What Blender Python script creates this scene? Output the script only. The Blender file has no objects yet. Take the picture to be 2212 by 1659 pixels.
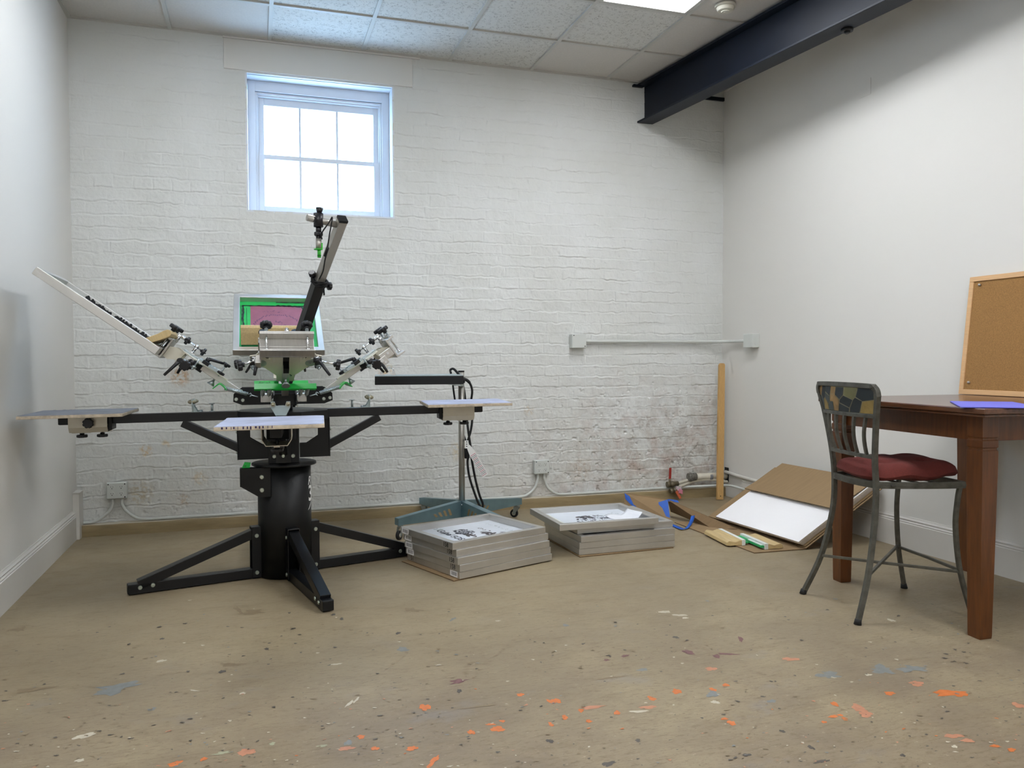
import bpy, math, random
import numpy as np
from mathutils import Vector, Matrix
random.seed(7); rng = np.random.default_rng(11)
C = bpy.context.scene.collection
PI = math.pi

# ------------------------------------------------------------------ camera, world, exposure
IW, IH, FPX = 2212, 1659, 1722.937
CAM = np.array([1.06602, -5.57878, 1.09985])
YAW, PITCH, ROLL = 0.313037, -0.0310777, -0.0033901
def cam_basis():
    cy, sy, cp, sp = math.cos(YAW), math.sin(YAW), math.cos(PITCH), math.sin(PITCH)
    f = np.array([sy*cp, cy*cp, sp]); r0 = np.array([cy, -sy, 0]); u0 = np.cross(r0, f)
    return math.cos(ROLL)*r0+math.sin(ROLL)*u0, -math.sin(ROLL)*r0+math.cos(ROLL)*u0, f
CR, CU, CF = cam_basis()
cd = bpy.data.cameras.new('camera'); cam = bpy.data.objects.new('camera', cd); C.objects.link(cam)
cd.sensor_width = 36; cd.sensor_fit = 'HORIZONTAL'; cd.lens = FPX/IW*36; cd.clip_start = .05
cam.matrix_world = Matrix(((CR[0], CU[0], -CF[0], CAM[0]), (CR[1], CU[1], -CF[1], CAM[1]), (CR[2], CU[2], -CF[2], CAM[2]), (0, 0, 0, 1)))
sc = bpy.context.scene; sc.camera = cam
sc.view_settings.view_transform = 'Standard'; sc.view_settings.look = 'None'
sc.view_settings.gamma = 1; sc.view_settings.exposure = 0.0; sc.view_settings.use_curve_mapping = False
LIGHT = 22.0            # ceiling panels
SKY = 17.0              # daylight outside the window
W = bpy.data.worlds.new('world'); sc.world = W; W.use_nodes = True
bg = W.node_tree.nodes['Background']; bg.inputs[0].default_value = (.42, .68, 1, 1); bg.inputs[1].default_value = SKY

def ray(x, y): return CF+CR*(x-IW/2)/FPX-CU*(y-IH/2)/FPX
def onz(x, y, z=0.0):
    d = ray(x, y); return tuple(CAM+d*(z-CAM[2])/d[2])
def ony(x, y, Y):
    d = ray(x, y); return tuple(CAM+d*(Y-CAM[1])/d[1])
def onx(x, y, X):
    d = ray(x, y); return tuple(CAM+d*(X-CAM[0])/d[0])

# ------------------------------------------------------------------ materials
def lin(c):
    if isinstance(c, str): c = tuple(int(c[i:i+2], 16)/255 for i in (0, 2, 4))
    return tuple((v/12.92 if v <= .04045 else ((v+.055)/1.055)**2.4) for v in c)+(1,)
class NT:
    def __init__(s, m): s.t = m.node_tree; s.n = s.t.nodes; s.b = s.n['Principled BSDF']
    def new(s, k, **kw):
        n = s.n.new(k)
        for a, v in kw.items(): setattr(n, a, v)
        return n
    def link(s, a, b): s.t.links.new(a, b)
    def set(s, sock, v):
        if hasattr(v, 'is_output'): s.link(v, sock)
        else: sock.default_value = v
    def coords(s, scale=(1, 1, 1), loc=(0, 0, 0)):
        c = s.new('ShaderNodeTexCoord'); m = s.new('ShaderNodeMapping')
        m.inputs['Scale'].default_value = scale; m.inputs['Location'].default_value = loc
        s.link(c.outputs['Object'], m.inputs[0]); return m.outputs[0]
    def noise(s, vec, scale, detail=3, rough=.55, dist=0):
        n = s.new('ShaderNodeTexNoise'); s.link(vec, n.inputs['Vector'])
        n.inputs['Scale'].default_value = scale; n.inputs['Detail'].default_value = detail
        n.inputs['Roughness'].default_value = rough; n.inputs['Distortion'].default_value = dist
        return n.outputs[0]
    def ramp(s, f, a, b, inv=False):
        m = s.new('ShaderNodeMapRange'); m.clamp = True
        s.set(m.inputs[0], f); m.inputs[1].default_value = a; m.inputs[2].default_value = b
        m.inputs[3].default_value = 1 if inv else 0; m.inputs[4].default_value = 0 if inv else 1
        return m.outputs[0]
    def math(s, op, a, b=0.0):
        m = s.new('ShaderNodeMath', operation=op); s.set(m.inputs[0], a); s.set(m.inputs[1], b); return m.outputs[0]
    def mix(s, f, a, b, mode='MIX'):
        m = s.new('ShaderNodeMix', data_type='RGBA', blend_type=mode)
        s.set(m.inputs[0], f); s.set(m.inputs[6], a); s.set(m.inputs[7], b); return m.outputs[2]
    def bump(s, h, strength, dist=.01):
        b = s.new('ShaderNodeBump'); b.inputs['Strength'].default_value = strength; b.inputs['Distance'].default_value = dist
        s.link(h, b.inputs['Height']); s.link(b.outputs[0], s.b.inputs['Normal']); return b
    def col(s, c): s.set(s.b.inputs['Base Color'], c)
MATS = {}
def mat(name, c, rough=.5, metal=0.0, var=.0, vscale=8, vstretch=(1, 1, 1), bump=0, bscale=60, spec=.5):
    m = bpy.data.materials.new(name); m.use_nodes = True; t = NT(m)
    col = lin(c); t.b.inputs['Roughness'].default_value = rough; t.b.inputs['Metallic'].default_value = metal
    t.b.inputs['Specular IOR Level'].default_value = spec
    v = t.coords(vstretch)
    n = t.noise(v, vscale, 4)
    dark = tuple(x*(1-var) for x in col[:3])+(1,); lite = tuple(min(1, x*(1+var*.6)) for x in col[:3])+(1,)
    t.col(t.mix(t.ramp(n, .3, .7), dark, lite))
    if bump: t.bump(t.noise(t.coords(vstretch), bscale, 3), bump, .004)
    MATS[name] = m; return m
mat('black', '0a0b0c', .45, 0, .25, 20, bump=.05, bscale=300, spec=.35)
mat('black_satin', '0d0e11', .32, 0, .2, 9, spec=.4)
mat('knob_black', '131318', .38, 0, .2, 40)
mat('rubber', '0c0c0d', .75)
mat('aluminium', 'c2bfba', .36, .9, .10, 14, (1, 6, 1))
mat('frame_aluminium', 'cbc9c5', .40, .85, .10, 5, (1, 1, 1), bump=.06, bscale=90)
mat('zinc', 'aeb9bc', .34, .85, .18, 25)
mat('pale_plate', 'd3cfc0', .35, .35, .06, 12)
mat('zinc_blue', '7f9ca6', .38, .7, .15, 9)
mat('chrome', 'd8dadc', .16, 1)
mat('green', '0fa03a', .4, 0, .08, 12)
mat('green_hook', '2c8a35', .45)
mat('emulsion', '1fb457', .5, 0, .15, 14)
mat('film_red', '94566a', .5, 0, .14, 12)
mat('ink_black', '0a0b10', .45, 0, .3, 30)
mat('ink_faint', '6f4560', .6)
mat('ink_slate', '2f3444', .55, 0, .4, 60)
mat('ink_brown', '4e484a', .6, 0, .4, 50)
mat('mesh_white', 'd7dde6', .55, 0, .05, 8)
mat('mesh_grey', '9aa7a8', .5, 0, .1, 12)
mat('pallet_top', 'a4abc4', .6, 0, .22, 7, (1, 1, 1), bump=.03)
mat('pallet_top_dirty', '8f949f', .6, 0, .22, 9, (1, 1, 1), bump=.03)
mat('pallet_edge', 'b9ac98', .6, 0, .3, 40)
mat('ink_purple', '2b1b4a', .6)
mat('cream_metal', 'c4bfb2', .42, .55, .06, 10)
mat('pole_metal', 'b2afa8', .42, .85, .08, 10, (1, 1, .2))
mat('grey_bracket', '9fadb0', .5, .2, .06, 12)
mat('bolt', 'b9c2b8', .3, .85)
mat('bolt_brass', 'a6a18c', .35, .8)
mat('laser_green', '2fae2c', .35)
mat('white_print', 'e6e6e4', .5)
mat('white_plastic', 'c9ccc8', .45, 0, .03, 10)
mat('slot', '151413', .7)
mat('red_handle', '9c2a20', .5, 0, .1, 20)
mat('red_orange', 'b4532c', .5, 0, .1, 20)
mat('pink_tag', 'c77a8e', .55)
mat('brass', '6b624e', .5, .5, .3, 40)
mat('pipe_cream', 'c9c3b3', .5, 0, .12, 20)
mat('pipe_dirty', '5d5c57', .7, 0, .4, 30)
mat('rubber_boot', '706d65', .75, 0, .5, 60)
mat('grey_band', '7e8084', .6)
mat('cardboard', '8f7655', .8, 0, .08, 6, (1, 8, 1))
mat('cardboard_shaded', '7a6244', .85, 0, .1, 6, (1, 8, 1))  # darker copy for the flap, its shadow put into the colour
mat('cardboard_edge', '6d563b', .9, 0, .2, 90)
mat('foam', 'f2f1f3', .6, 0, .01, 5)
mat('foam_edge', 'c9bfb2', .8, 0, .12, 60)
mat('tape_blue', '1657b8', .55, 0, .1, 20)
mat('squeegee_wood', 'c4ac7c', .55, 0, .14, 8, (1, 12, 12))
mat('squeegee_dark_wood', '98815d', .6, 0, .2, 8, (12, 1, 12))
mat('tape_white', 'd8dcd9', .6, 0, .1, 30)
mat('blade_green', '27a05d', .45)
mat('stick_wood', 'c29b62', .6, 0, .16, 10, (30, 30, 1))
mat('table_wood', '5c3414', .3, 0, .34, 7, (10, 10, 1), spec=.5)
mat('table_top_wood', '5c3a26', .2, 0, .28, 7, (10, 1, 10), spec=.6)
mat('cork', '97703f', .9, 0, .22, 160, bump=.35, bscale=260)
mat('pale_wood', 'cfa677', .5, 0, .1, 10, (14, 1, 14))
mat('pin_grey', 'b5b2ad', .3, .7)
mat('folder_blue', '6a6bce', .6, 0, .05, 6)
mat('iron', '59574f', .45, .45, .35, 30, bump=.15, bscale=120)
mat('slate_black', '1c2326', .55, 0, .25, 18)
mat('slate_grey', '434a47', .6, 0, .25, 18)
mat('slate_gold', '8a7440', .6, 0, .35, 16)
mat('slate_tan', '8d7045', .65, 0, .4, 20)
mat('slate_olive', '6d6a44', .6, 0, .25, 16)
mat('grout', '88836b', .8)
mat('fabric_red', '5f221b', .9, 0, .16, 120, bump=.4, bscale=400)
mat('beam_navy', '0c1320', .5, 0, .2, 6, spec=.3)
mat('paper', 'e4e6ec', .7)
mat('trim_white', 'cfccc6', .5, 0, .04, 3)
mat('window_white', 'd6dbe2', .5, 0, .03, 6)
mat('frame_inner', 'cfcfcd', .5)
mat('detector_white', 'cfccc0', .5)
mat('dark_hole', '16120e', .9)
mat('tbar', 'bdbcb6', .5)
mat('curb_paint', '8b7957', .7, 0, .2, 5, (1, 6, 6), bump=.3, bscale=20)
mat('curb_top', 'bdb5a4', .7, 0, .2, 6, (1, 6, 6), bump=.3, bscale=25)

def m_wall(name, c):
    m = mat(name, c, .75, 0, .015, 1.2); t = NT(m)
    t.bump(t.noise(t.coords(), 140, 3), .06, .002); return m
m_wall('wall_paint', 'd6d4cf')

def m_brick():
    m = bpy.data.materials.new('painted_brick'); m.use_nodes = True; t = NT(m)
    t.b.inputs['Roughness'].default_value = .5; t.b.inputs['Specular IOR Level'].default_value = .35
    v = t.coords()
    base = t.mix(t.ramp(t.noise(v, 1.7, 4), .3, .7), lin('cfd0cc'), lin('d9dbda'))
    sep = t.new('ShaderNodeSeparateXYZ'); t.link(v, sep.inputs[0]); X, Z = sep.outputs[0], sep.outputs[2]
    # damp, worn paint low in the right-hand corner
    low = t.ramp(Z, .35, 1.05, True)
    right = t.ramp(X, 2.6, 4.1)
    worn = t.math('MULTIPLY', low, right)
    n1 = t.ramp(t.noise(v, 9, 6, .7), .46, .66); n2 = t.ramp(t.noise(t.coords((1, 1, 1), (3, 1, 2)), 5, 5, .65), .48, .64)
    base = t.mix(t.math('MULTIPLY', t.math('MULTIPLY', worn, n1), .8), base, lin('998d82'))
    base = t.mix(t.math('MULTIPLY', t.math('MULTIPLY', worn, n2), .6), base, lin('b0968c'))
    n4 = t.ramp(t.noise(t.coords((1, 1, 1), (7, 1, 5)), 26, 5, .7), .60, .72)
    base = t.mix(t.math('MULTIPLY', t.math('MULTIPLY', t.ramp(Z, .1, 1.1, True), n4), t.math('ADD', t.math('MULTIPLY', right, .6), .2)), base, lin('7d7066'))
    # yellowish tint near the floor on the left
    yl = t.math('MULTIPLY', t.ramp(Z, 0, .8, True), t.ramp(t.noise(v, 3, 4), .4, .75))
    base = t.mix(t.math('MULTIPLY', yl, .28), base, lin('c9bca8'))
    # a few rusty patches of their own shape
    for (x, z, r, c, a) in [(.61, 1.0, .085, 'b98d5c', .75), (.40, .52, .05, 'c59f5c', .7), (.52, .56, .035, 'c9a765', .5), (.36, .25, .10, 'b39f78', .6), (.62, .19, .05, 'a98458', .6),
                            (.72, .33, .06, 'c7ab7c', .5), (1.94, 1.01, .08, 'c7a468', .6), (3.0, .72, .05, 'b79a70', .5), (2.47, .44, .10, 'cfb98c', .5), (3.97, .60, .09, '8f7f76', .5), (4.28, .30, .11, '877f78', .6), (3.85, .33, .10, '9a8175', .5), (3.42, .26, .12, 'a48d75', .5)]:
        d = t.new('ShaderNodeVectorMath', operation='DISTANCE'); t.link(v, d.inputs[0]); d.inputs[1].default_value = (x, 0, z)
        k = t.ramp(d.outputs[1], r*.35, r, True)
        nn = t.ramp(t.noise(v, 38, 4, .7), .44, .58)
        base = t.mix(t.math('MULTIPLY', t.math('MULTIPLY', k, nn), a), base, lin(c))
    t.col(base)
    h = t.noise(v, 60, 8, .68)
    t.bump(h, .42, .008)
    MATS['painted_brick'] = m
m_brick()

def m_floor():
    m = bpy.data.materials.new('painted_concrete'); m.use_nodes = True; t = NT(m)
    v = t.coords(); vs = t.coords((1, 3.2, 1)); vs2 = t.coords((1.2, 4, 1), (4, 9, 0))
    base = t.mix(t.ramp(t.noise(v, 1.1, 4), .35, .65), lin('8b7d65'), lin('97896f'))
    sep = t.new('ShaderNodeSeparateXYZ'); t.link(v, sep.inputs[0])
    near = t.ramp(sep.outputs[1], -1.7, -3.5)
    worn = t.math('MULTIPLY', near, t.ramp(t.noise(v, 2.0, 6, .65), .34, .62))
    base = t.mix(t.math('MULTIPLY', worn, .75), base, lin('726556'))  # foreground wear, darkened further to offset the panel light overhead
    blot = t.ramp(t.noise(vs, 4.5, 8, .74), .52, .64)
    base = t.mix(t.math('MULTIPLY', blot, .45), base, lin('776851'))
    fine = t.ramp(t.noise(vs2, 20, 8, .76), .52, .61)
    base = t.mix(t.math('MULTIPLY', fine, t.math('ADD', t.math('MULTIPLY', near, .30), .32)), base, lin('6f604a'))
    lite = t.ramp(t.noise(t.coords((1, 2, 1), (11, 2, 0)), 30, 5, .7), .62, .70)
    base = t.mix(t.math('MULTIPLY', lite, t.math('ADD', t.math('MULTIPLY', near, .35), .15)), base, lin('b4a791'))
    grit = t.ramp(t.noise(t.coords((1, 1.6, 1), (15, 5, 0)), 55, 6, .75), .52, .68)
    base = t.mix(t.math('MULTIPLY', grit, t.math('ADD', t.math('MULTIPLY', near, .34), .12)), base, lin('74664f'))
    speck = t.ramp(t.noise(t.coords((1, 1, 1), (5, 5, 0)), 90, 3, .6), .665, .70)
    base = t.mix(t.math('MULTIPLY', speck, .6), base, lin('54483a'))
    blue = t.math('MULTIPLY', t.math('MULTIPLY', near, t.ramp(t.noise(t.coords((1, 1.5, 1), (2, 8, 0)), 3.2, 5, .6), .60, .70)), .3)
    base = t.mix(blue, base, lin('7f7f85'))
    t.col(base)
    t.set(t.b.inputs['Roughness'], t.math('ADD', t.math('MULTIPLY', t.noise(v, 6, 4), .25), .36))
    t.b.inputs['Specular IOR Level'].default_value = .32
    t.bump(t.noise(vs, 30, 6, .65), .10, .006)
    MATS['painted_concrete'] = m
m_floor()
for n, c in [('splat_orange', 'c06c36'), ('splat_pink', 'b07a5e'), ('splat_white', 'b9b09d'), ('splat_dark', '514a43'), ('splat_blue', '747674'), ('splat_plum', '6f4d4c'), ('splat_green', '9a9a80'), ('splat_brown', '7d6d54')]:
    mat(n, c, .5, 0, .15, 40)

def m_tile():
    m = bpy.data.materials.new('ceiling_tile'); m.use_nodes = True; t = NT(m)
    t.b.inputs['Roughness'].default_value = .9
    v = t.coords((1, 1, 1))
    w = t.noise(v, 42, 2, .5, 1.2)
    fis = t.ramp(t.math('ABSOLUTE', t.math('SUBTRACT', w, .5)), .0, .034, True)
    gate = t.ramp(t.noise(v, 38, 2), .47, .53)
    f = t.math('MULTIPLY', fis, gate)
    pin = t.ramp(t.noise(v, 260, 2), .66, .70)
    f2 = t.math('MAXIMUM', f, t.math('MULTIPLY', pin, .6))
    t.col(t.mix(t.math('MULTIPLY', f2, .8), lin('cfcec9'), lin('6a675f')))
    MATS['ceiling_tile'] = m
    m = mat('ceiling_tile_plain', 'c9c5bf', .9, 0, .05, 90); t = NT(m)
m_tile()
def m_emit(name, c, s):
    m = bpy.data.materials.new(name); m.use_nodes = True; t = NT(m)
    t.b.inputs['Emission Color'].default_value = lin(c); t.b.inputs['Emission Strength'].default_value = s
    t.col((.8, .8, .8, 1)); MATS[name] = m
m_emit('diffuser', 'f6f9fd', LIGHT)
def m_glass():
    m = bpy.data.materials.new('window_glass'); m.use_nodes = True; t = NT(m)
    tr = t.new('ShaderNodeBsdfTransparent'); gl = t.new('ShaderNodeBsdfGlossy'); gl.inputs['Roughness'].default_value = .05
    mx = t.new('ShaderNodeMixShader'); mx.inputs[0].default_value = .06
    t.link(tr.outputs[0], mx.inputs[1]); t.link(gl.outputs[0], mx.inputs[2])
    t.link(mx.outputs[0], t.n['Material Output'].inputs[0]); MATS['window_glass'] = m
m_glass()
def m_clear():
    m = mat('clear_bag', 'd8c8cc', .3); t = NT(m); t.b.inputs['Alpha'].default_value = .55
m_clear()

# ------------------------------------------------------------------ mesh builder
def V(*a): return np.array(a, float)
def nrm(v): v = np.asarray(v, float); return v/np.linalg.norm(v)
def perp(d):
    a = V(0, 0, 1) if abs(d[2]) < .9 else V(1, 0, 0)
    x = nrm(np.cross(a, d)); return x, np.cross(d, x)
class MB:
    def __init__(s, f=None): s.vs, s.fs, s.ms, s.sm, s.f = [], [], [], [], f
    def add(s, vs, fs, m=0, smooth=False):
        o = len(s.vs)
        for p in vs: s.vs.append(tuple(s.f(*p)) if s.f else tuple(p))
        for k, fc in enumerate(fs):
            s.fs.append([o+i for i in fc]); s.ms.append(m); s.sm.append(smooth if isinstance(smooth, bool) else smooth[k])
        return s
    def box(s, c, size, ax=None, m=0):
        X, Y, Z = ax if ax is not None else (V(1, 0, 0), V(0, 1, 0), V(0, 0, 1))
        c = np.asarray(c, float); h = np.asarray(size, float)/2
        vs = [c+X*h[0]*i+Y*h[1]*j+Z*h[2]*k for i in (-1, 1) for j in (-1, 1) for k in (-1, 1)]
        return s.add(vs, [(0, 1, 3, 2), (4, 6, 7, 5), (0, 4, 5, 1), (2, 3, 7, 6), (0, 2, 6, 4), (1, 5, 7, 3)], m)
    def bb(s, a, b, m=0):
        a, b = np.minimum(a, b), np.maximum(a, b); return s.box((a+b)/2, b-a, m=m)
    def bar(s, p, q, w, h, up=(0, 0, 1), m=0):
        p, q = np.asarray(p, float), np.asarray(q, float); X = nrm(q-p)
        up = np.asarray(up, float)
        Y = np.cross(up, X)
        Y = nrm(Y) if np.linalg.norm(Y) > 1e-6 else perp(X)[0]
        return s.box((p+q)/2, (np.linalg.norm(q-p), w, h), (X, Y, np.cross(X, Y)), m)
    def prism(s, poly, o, ax, ay, t, m=0, ms=None):
        o, ax, ay = np.asarray(o, float), np.asarray(ax, float), np.asarray(ay, float)
        n = nrm(np.cross(ax, ay)); N = len(poly)
        a = [o+ax*x+ay*y-n*t/2 for x, y in poly]; b = [o+ax*x+ay*y+n*t/2 for x, y in poly]
        s.add(a+b, [tuple(range(N))[::-1], tuple(range(N, 2*N))], m)
        return s.add(a+b, [(i, (i+1) % N, N+(i+1) % N, N+i) for i in range(N)], m if ms is None else ms)
    def cyl(s, p, q, r, r2=None, n=20, m=0, cap=True):
        p, q = np.asarray(p, float), np.asarray(q, float); d = nrm(q-p); x, y = perp(d); r2 = r if r2 is None else r2
        A = [2*PI*i/n for i in range(n)]
        vs = [p+(x*math.cos(a)+y*math.sin(a))*r for a in A]+[q+(x*math.cos(a)+y*math.sin(a))*r2 for a in A]
        fs = [(i, (i+1) % n, n+(i+1) % n, n+i) for i in range(n)]; sm = [True]*n
        if cap: fs += [tuple(range(n))[::-1], tuple(range(n, 2*n))]; sm += [False]*2
        return s.add(vs, fs, m, sm)
    def knob(s, p, q, r, lobes=8, m=0):
        p, q = np.asarray(p, float), np.asarray(q, float); d = nrm(q-p); x, y = perp(d); n = lobes*6
        R = [r*(1-.17*max(0, math.cos(lobes*2*PI*i/n))**1.5) for i in range(n)]
        L = np.linalg.norm(q-p); rings = [(0, .86), (.14, 1), (.8, 1), (1, .84)]
        vs = []
        for t, k in rings: vs += [p+d*L*t+(x*math.cos(2*PI*i/n)+y*math.sin(2*PI*i/n))*R[i]*k for i in range(n)]
        fs = []
        for j in range(3): fs += [(j*n+i, j*n+(i+1) % n, (j+1)*n+(i+1) % n, (j+1)*n+i) for i in range(n)]
        k = len(fs); fs += [tuple(range(n))[::-1], tuple(range(3*n, 4*n))]
        s.add(vs, fs, m, [True]*k+[False]*2)
        return s.cyl(p-d*L*.5, p, r*.42, n=14, m=m)
    def tube(s, pts, r, n=8, m=0, cap=True):
        P = [np.asarray(p, float) for p in pts]; k = len(P); rs = r if hasattr(r, '__len__') else [r]*k
        T = [nrm(P[min(i+1, k-1)]-P[max(i-1, 0)]) for i in range(k)]
        x, y = perp(T[0]); vs = []
        for i in range(k):
            x = x-T[i]*np.dot(x, T[i]); x = nrm(x); y = np.cross(T[i], x)
            vs += [P[i]+(x*math.cos(2*PI*j/n)+y*math.sin(2*PI*j/n))*rs[i] for j in range(n)]
        fs = [(i*n+j, i*n+(j+1) % n, (i+1)*n+(j+1) % n, (i+1)*n+j) for i in range(k-1) for j in range(n)]; sm = [True]*len(fs)
        if cap: fs += [tuple(range(n))[::-1], tuple(range((k-1)*n, k*n))]; sm += [False]*2
        return s.add(vs, fs, m, sm)
    def sphere(s, c, r, n=14, m=0, sc=(1, 1, 1)):
        c = np.asarray(c, float); k = n//2; vs = [c+V(0, 0, r*sc[2])]
        for i in range(1, k):
            for j in range(n):
                a, b = PI*i/k, 2*PI*j/n
                vs.append(c+V(math.sin(a)*math.cos(b)*sc[0], math.sin(a)*math.sin(b)*sc[1], math.cos(a)*sc[2])*r)
        vs.append(c-V(0, 0, r*sc[2])); L = len(vs)-1
        fs = [(0, 1+j, 1+(j+1) % n) for j in range(n)]
        for i in range(k-2): fs += [(1+i*n+j, 1+(i+1)*n+j, 1+(i+1)*n+(j+1) % n, 1+i*n+(j+1) % n) for j in range(n)]
        fs += [(L, 1+(k-2)*n+(j+1) % n, 1+(k-2)*n+j) for j in range(n)]
        return s.add(vs, fs, m, True)
    def grid(s, fn, nu, nv, m=0, smooth=True):
        vs = [fn(i/nu, j/nv) for i in range(nu+1) for j in range(nv+1)]
        return s.add(vs, [(i*(nv+1)+j, (i+1)*(nv+1)+j, (i+1)*(nv+1)+j+1, i*(nv+1)+j+1) for i in range(nu) for j in range(nv)], m, smooth)
    def loft(s, secs, m=0, smooth=True):          # closed sections, capped
        n = len(secs[0]); vs = [p for q in secs for p in q]; k = len(secs)
        fs = [(i*n+j, i*n+(j+1) % n, (i+1)*n+(j+1) % n, (i+1)*n+j) for i in range(k-1) for j in range(n)]; sm = [smooth]*len(fs)
        fs += [tuple(range(n))[::-1], tuple(range((k-1)*n, k*n))]; sm += [False]*2
        return s.add(vs, fs, m, sm)
    def text(s, body, o, ax, ay, size, t=0.0006, m=0, bold=0, shear=0, fn=None):
        cu = bpy.data.curves.new('t', 'FONT'); cu.body = body; cu.size = size; cu.offset = bold; cu.shear = shear
        cu.resolution_u = 4
        ob = bpy.data.objects.new('t', cu); C.objects.link(ob)
        me = bpy.data.meshes.new_from_object(ob.evaluated_get(bpy.context.evaluated_depsgraph_get()))
        o, ax, ay = map(lambda q: np.asarray(q, float), (o, ax, ay)); n = nrm(np.cross(ax, ay))
        vs = [(fn(v.co.x, v.co.y) if fn else o+ax*v.co.x+ay*v.co.y+n*t) for v in me.vertices]
        s.add(vs, [tuple(p.vertices) for p in me.polygons], m)
        bpy.data.objects.remove(ob); bpy.data.curves.remove(cu); bpy.data.meshes.remove(me); return s
    def build(s, name, mats, parent=None, bevel=0, local=False, seg=2, solid=0, subsurf=0):
        off = V(0, 0, 0)
        if parent is not None and not local:
            p = parent
            while p is not None: off += np.array(p.location); p = p.parent
        me = bpy.data.meshes.new(name)
        me.from_pydata([tuple(np.array(v)-off) for v in s.vs], [], s.fs)
        if isinstance(mats, str): mats = [mats]
        for mm in mats: me.materials.append(MATS[mm])
        me.polygons.foreach_set('material_index', s.ms); me.polygons.foreach_set('use_smooth', s.sm)
        me.update()
        o = bpy.data.objects.new(name, me); C.objects.link(o)
        if parent is not None: o.parent = parent
        if solid:
            k = o.modifiers.new('thickness', 'SOLIDIFY'); k.thickness = solid; k.offset = 0
        if subsurf:
            k = o.modifiers.new('smooth', 'SUBSURF'); k.levels = k.render_levels = subsurf
        if bevel:
            k = o.modifiers.new('bevel', 'BEVEL'); k.width = bevel; k.segments = seg; k.limit_method = 'ANGLE'; k.angle_limit = math.radians(40)
        return o
def curve(pts, n=6):       # Catmull-Rom through points
    P = [np.asarray(p, float) for p in pts]; P = [2*P[0]-P[1]]+P+[2*P[-1]-P[-2]]; out = []
    for i in range(1, len(P)-2):
        for k in range(n):
            t = k/n; a, b, c, d = P[i-1:i+3]
            out.append(.5*((2*b)+(c-a)*t+(2*a-5*b+4*c-d)*t*t+(3*b-a-3*c+d)*t**3))
    return out+[P[-2]]
def tag(o, label, cat, group=None):
    o['label'] = label; o['category'] = cat
    if group: o['group'] = group
    return o
def thing(name, label, cat, loc=(0, 0, 0), rotz=0, group=None):
    o = bpy.data.objects.new(name, None); C.objects.link(o); o.location = loc; o.rotation_euler = (0, 0, rotz)
    o.empty_display_size = .1
    return tag(o, label, cat, group)
def structure(o): o['kind'] = 'structure'; return o
def copy_tree(o, parent=None):
    c = o.copy(); C.objects.link(c); c.parent = parent
    for ch in list(o.children): copy_tree(ch, c)
    return c

# ------------------------------------------------------------------ room shell
RX, RZ, YB = 4.648, 3.214, -8.2
TILE, GX, GY = .6096, .584, -.563
# floor with paint marks
mb = MB()
mb.add([(-.2, .3, 0), (-.2, YB, 0), (RX+.2, YB, 0), (RX+.2, .3, 0)], [(0, 1, 2, 3)])
mb.bb(V(-.2, .3, -.12), V(RX+.2, YB, -.002))
SPL = ['splat_orange', 'splat_pink', 'splat_white', 'splat_dark', 'splat_blue', 'splat_plum', 'splat_green', 'splat_brown']
blob_z = [.0006]
def blob(x, y, rx, ry, rot, m, jag=.25):
    n = 22; ph = [random.uniform(0, 6.28) for _ in range(6)]
    pts = []
    for i in range(n):
        a = 2*PI*i/n; k = 1+jag*(math.sin(2*a+ph[0])*.5+math.sin(3*a+ph[1])*.45+math.sin(5*a+ph[2])*.45+math.sin(8*a+ph[3])*.35)
        u, v = rx*math.cos(a)*k, ry*math.sin(a)*k
        pts.append((x+u*math.cos(rot)-v*math.sin(rot), y+u*math.sin(rot)+v*math.cos(rot), blob_z[0]))
    blob_z[0] += .0000015
    mb.add(pts, [tuple(range(n))], 1+m)
def blob_px(px, py, wpx, hpx, rot, m, jag=.3):
    c = onz(px, py); a = onz(px+wpx/2, py); b = onz(px, py-hpx/2)
    blob(c[0], c[1], abs(a[0]-c[0])+.001, max(.002, math.dist(b, c)), math.radians(rot)-.1, m, jag)
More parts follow.
